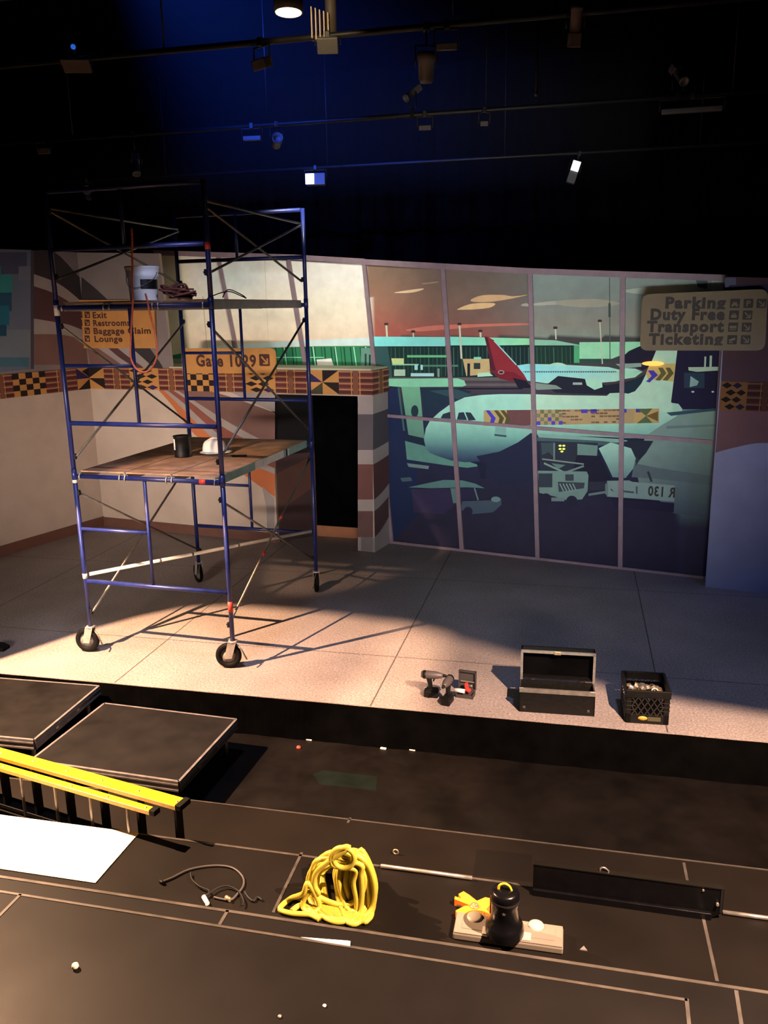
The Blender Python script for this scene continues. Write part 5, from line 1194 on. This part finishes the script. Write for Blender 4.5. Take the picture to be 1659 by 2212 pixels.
t = lamp((.12, .30, .10), 1239, 372, 6.5, 'tilted white light glowing above the middle of the backdrop', 'gearw', 0, .1, 1.0, None)
t.rotation_euler = (0, .30, .1)
mb = MB(); mb.box((0, -.056, .075), (.105, .012, .13), None, .003); mb.build('lens', 'ebulb', t)
for x, y, s_, lb in ((158, 101, .024, 'small round blue indicator lamp at upper left'), (1158, 204, .018, 'tiny pale indicator lamp in the dark right of centre')):
    p = ony(x, y, 1.4); t = thing('indicator_lamp', lb, 'lamp', p); mb = MB(); mb.lathe([(0, -s_), (s_*.7, -s_*.7), (s_, 0), (s_*.7, s_*.7), (0, s_)], 14); mb.build('bulb', 'eblue' if x < 500 else 'gearw', t)
    mb = MB(); mb.tube([(0, .03, 0), (0, .03, 5.50-p.z)], .012, 6); mb.build('drop_rod', 'gearb', t)

# ================================================================== LIGHT
def aim(o, frm, to): o.location = frm; o.rotation_euler = (Vector(to)-Vector(frm)).to_track_quat('-Z', 'Y').to_euler()
def spot(name, frm, to, P, c, ang, blend, r):
    d = bpy.data.lights.new(name, 'SPOT'); d.energy = P; d.color = c; d.spot_size = math.radians(ang); d.spot_blend = blend; d.shadow_soft_size = r
    o = bpy.data.objects.new(name, d); C.objects.link(o); aim(o, frm, to); return o
def area(name, frm, to, P, c, sx, sy, spread=math.radians(140)):
    d = bpy.data.lights.new(name, 'AREA'); d.energy = P; d.color = c; d.shape = 'RECTANGLE'; d.size = sx; d.size_y = sy; d.spread = spread
    o = bpy.data.objects.new(name, d); C.objects.link(o); aim(o, frm, to); return o
W1 = Vector((-5.35, -1.6, 3.6)); W2 = Vector((1.7, -3.4, 3.6))
def work_light(Lp, bound, label, rz):
    """the work lamp itself, just out of frame: stand, lamp head and an added barn door shaped to cut the pool on the floor"""
    t = thing('work_light', label, 'work light', (Lp.x, Lp.y, ZC if Lp.y < YC else (ZB if Lp.y < YB else ZA)))
    g_ = t.location.copy()
    dist = .5; inner = []; outer = []
    for x, y in bound:
        v = (Vector((x, y, 0))-Lp); n_ = v.normalized(); hv = Vector((v.x, v.y, 0)).normalized(); ov = (hv+Vector((0, 0, .9))).normalized()
        inner.append(Lp+n_*(dist/max(.35, math.hypot(n_.x, n_.y)))*.6-g_); outer.append(Lp+ov*.62-g_)
    mb = MB()
    for i in range(len(inner)-1): mb.face([inner[i], inner[i+1], outer[i+1], outer[i]])
    mb.build('added_barn_door', 'blackm', t)  # unseen plate added to cut the lamp's pool to its outline
    back = Vector((bound[len(bound)//2][0]-Lp.x, bound[len(bound)//2][1]-Lp.y, 0)).normalized()
    c = Lp-g_-back*.10
    mb = MB(); mb.lathe([(0, 0), (.08, 0), (.10, .05), (.10, .12), (.06, .16), (0, .16)], 18, c+Vector((0, 0, .04))); mb.build('lamp_head', 'blackm', t)
    mb = MB(); mb.tube([(c.x, c.y, c.z+.04), (c.x-.0, c.y, .35)], .018, 10); mb.build('pole', 'blackm', t)
    for k in range(3):
        a = 2*PI*k/3+.3; mb = MB(); mb.tube([(c.x, c.y, .5), (c.x+.3*math.cos(a), c.y+.3*math.sin(a), .012)], .011, 8); mb.build('leg', 'blackm', t)
def floorpts(L): return [tuple(onz(x, y, 0).xy) for x, y in L]
b1 = [(-9.5, -1.2), (-7.0, -.6)]+floorpts(((0, 1425), (190, 1362), (300, 1332), (400, 1312), (460, 1309), (520, 1310), (620, 1317), (700, 1325), (860, 1345), (950, 1368)))+[(-1.15, 1.2), (-1.2, .3), (-.9, -.8), (-.2, -2.0), (1.0, -3.2)]
b2 = [(-2.3, -3.2), (-2.0, -1.5), (-1.85, .3), (-1.8, 1.6)]+floorpts(((860, 1345), (1000, 1385), (1130, 1420), (1230, 1456), (1320, 1490), (1500, 1520), (1659, 1545)))+[(2.4, .30), (4.0, .0), (6.0, -.6)]
work_light(W1, b1, 'black work light on a stand left of the seating tiers', 0); work_light(W2, b2, 'black work light on a stand right of the seating tiers', 0)
WARM1 = (1.0, .58, .33); WARM2 = (1.0, .62, .40)
spot('work_lamp_left', W1, (-3.7, -.9, 0), 5600, WARM1, 150, .15, .008)
spot('work_lamp_right', W2, (.2, -1.2, 0), 4300, WARM2, 150, .15, .008)
area('added_wash_cool', (.4, -5.0, 1.7), (-1.1, 4.6, 2.4), 46, (.97, .93, .95), 2.0, .4, math.radians(44))  # unseen area light added to brighten the backdrop
area('added_wash_warm', (-4.6, -4.6, 1.7), (-5.8, 4.8, 1.4), 46, (1.0, .83, .70), 1.4, .4, math.radians(44))  # unseen warm area light added to brighten the left walls
spot('backdrop_top_left', (-2.6, 2.0, 4.75), (-3.5, 5.2, 3.45), 330, (1.0, .94, .78), 60, 1.0, .08)
spot('blue_right', (3.6, -.5, 4.75), (2.1, 3.6, 1.2), 150, (.26, .36, 1.0), 40, .9, .1)
spot('cool_top', (.9, -.3, 4.75), (.3, .9, 0), 210, (.46, .54, 1.0), 78, 1.0, .15)
spot('fill_top_left', (-3.2, -.6, 4.75), (-3.5, .35, 0), 430, (.74, .72, 1.0), 58, 1.0, .2)  # added fill, lifts the scaffold's shadows on the floor
spot('lamp_spill', (-2.13, .35, 5.62), (-2.3, 1.5, 5.62), 30, (1.0, .75, .42), 50, .6, .05)
spot('blue_haze_lamp', (-4.0, .5, 7.05), (-3.6, 8.6, 6.0), 3200, (.02, .10, 1.0), 54, 1.0, .05)
spot('bucket_fill_spot', (-1.2, -2.6, 4.6), (-3.60, .95, 3.46), 520, (.66, .70, 1.0), 9, .8, .03)  # narrow spot added to brighten the bucket
spot('hat_fill_spot', (-6.5, -2.6, 3.4), (-3.58, 1.73, 1.9), 420, (1.0, .92, .92), 5, .8, .03)  # narrow spot added to brighten the hard hat
spot('deck_fill_spot', (-4.6, -3.4, 4.0), (-3.6, 1.0, 1.75), 1500, (1.0, .62, .38), 15, .5, .04)  # spot added for the lower deck, which the work lamp cannot reach
# theatrical haze hanging under the grid
hm = bpy.data.materials.new('stage_haze'); hm.use_nodes = True; hn = hm.node_tree; hn.nodes.remove(hn.nodes['Principled BSDF'])
vs0 = hn.nodes.new('ShaderNodeVolumeScatter'); vs0.inputs['Density'].default_value = .018; vs0.inputs['Anisotropy'].default_value = .2
hn.links.new(vs0.outputs[0], hn.nodes['Material Output'].inputs['Volume'])
mb = MB(); mb.box((-3.4, 5.4, 6.1), (8.4, 6.9, 2.0)); hz = mb.build('stage_haze', hm); tag(hz, 'thin blue-lit haze hanging among the lights at the top of the photo', 'haze', kind='stuff')
w = bpy.data.worlds.new('dark_house'); sc.world = w; w.use_nodes = True
w.node_tree.nodes['Background'].inputs[0].default_value = (.25, .30, .60, 1); w.node_tree.nodes['Background'].inputs[1].default_value = .004
vs_ = sc.view_settings; vs_.view_transform = 'Standard'; vs_.look = 'None'; vs_.gamma = 1.0; vs_.use_curve_mapping = False; vs_.exposure = 0.0
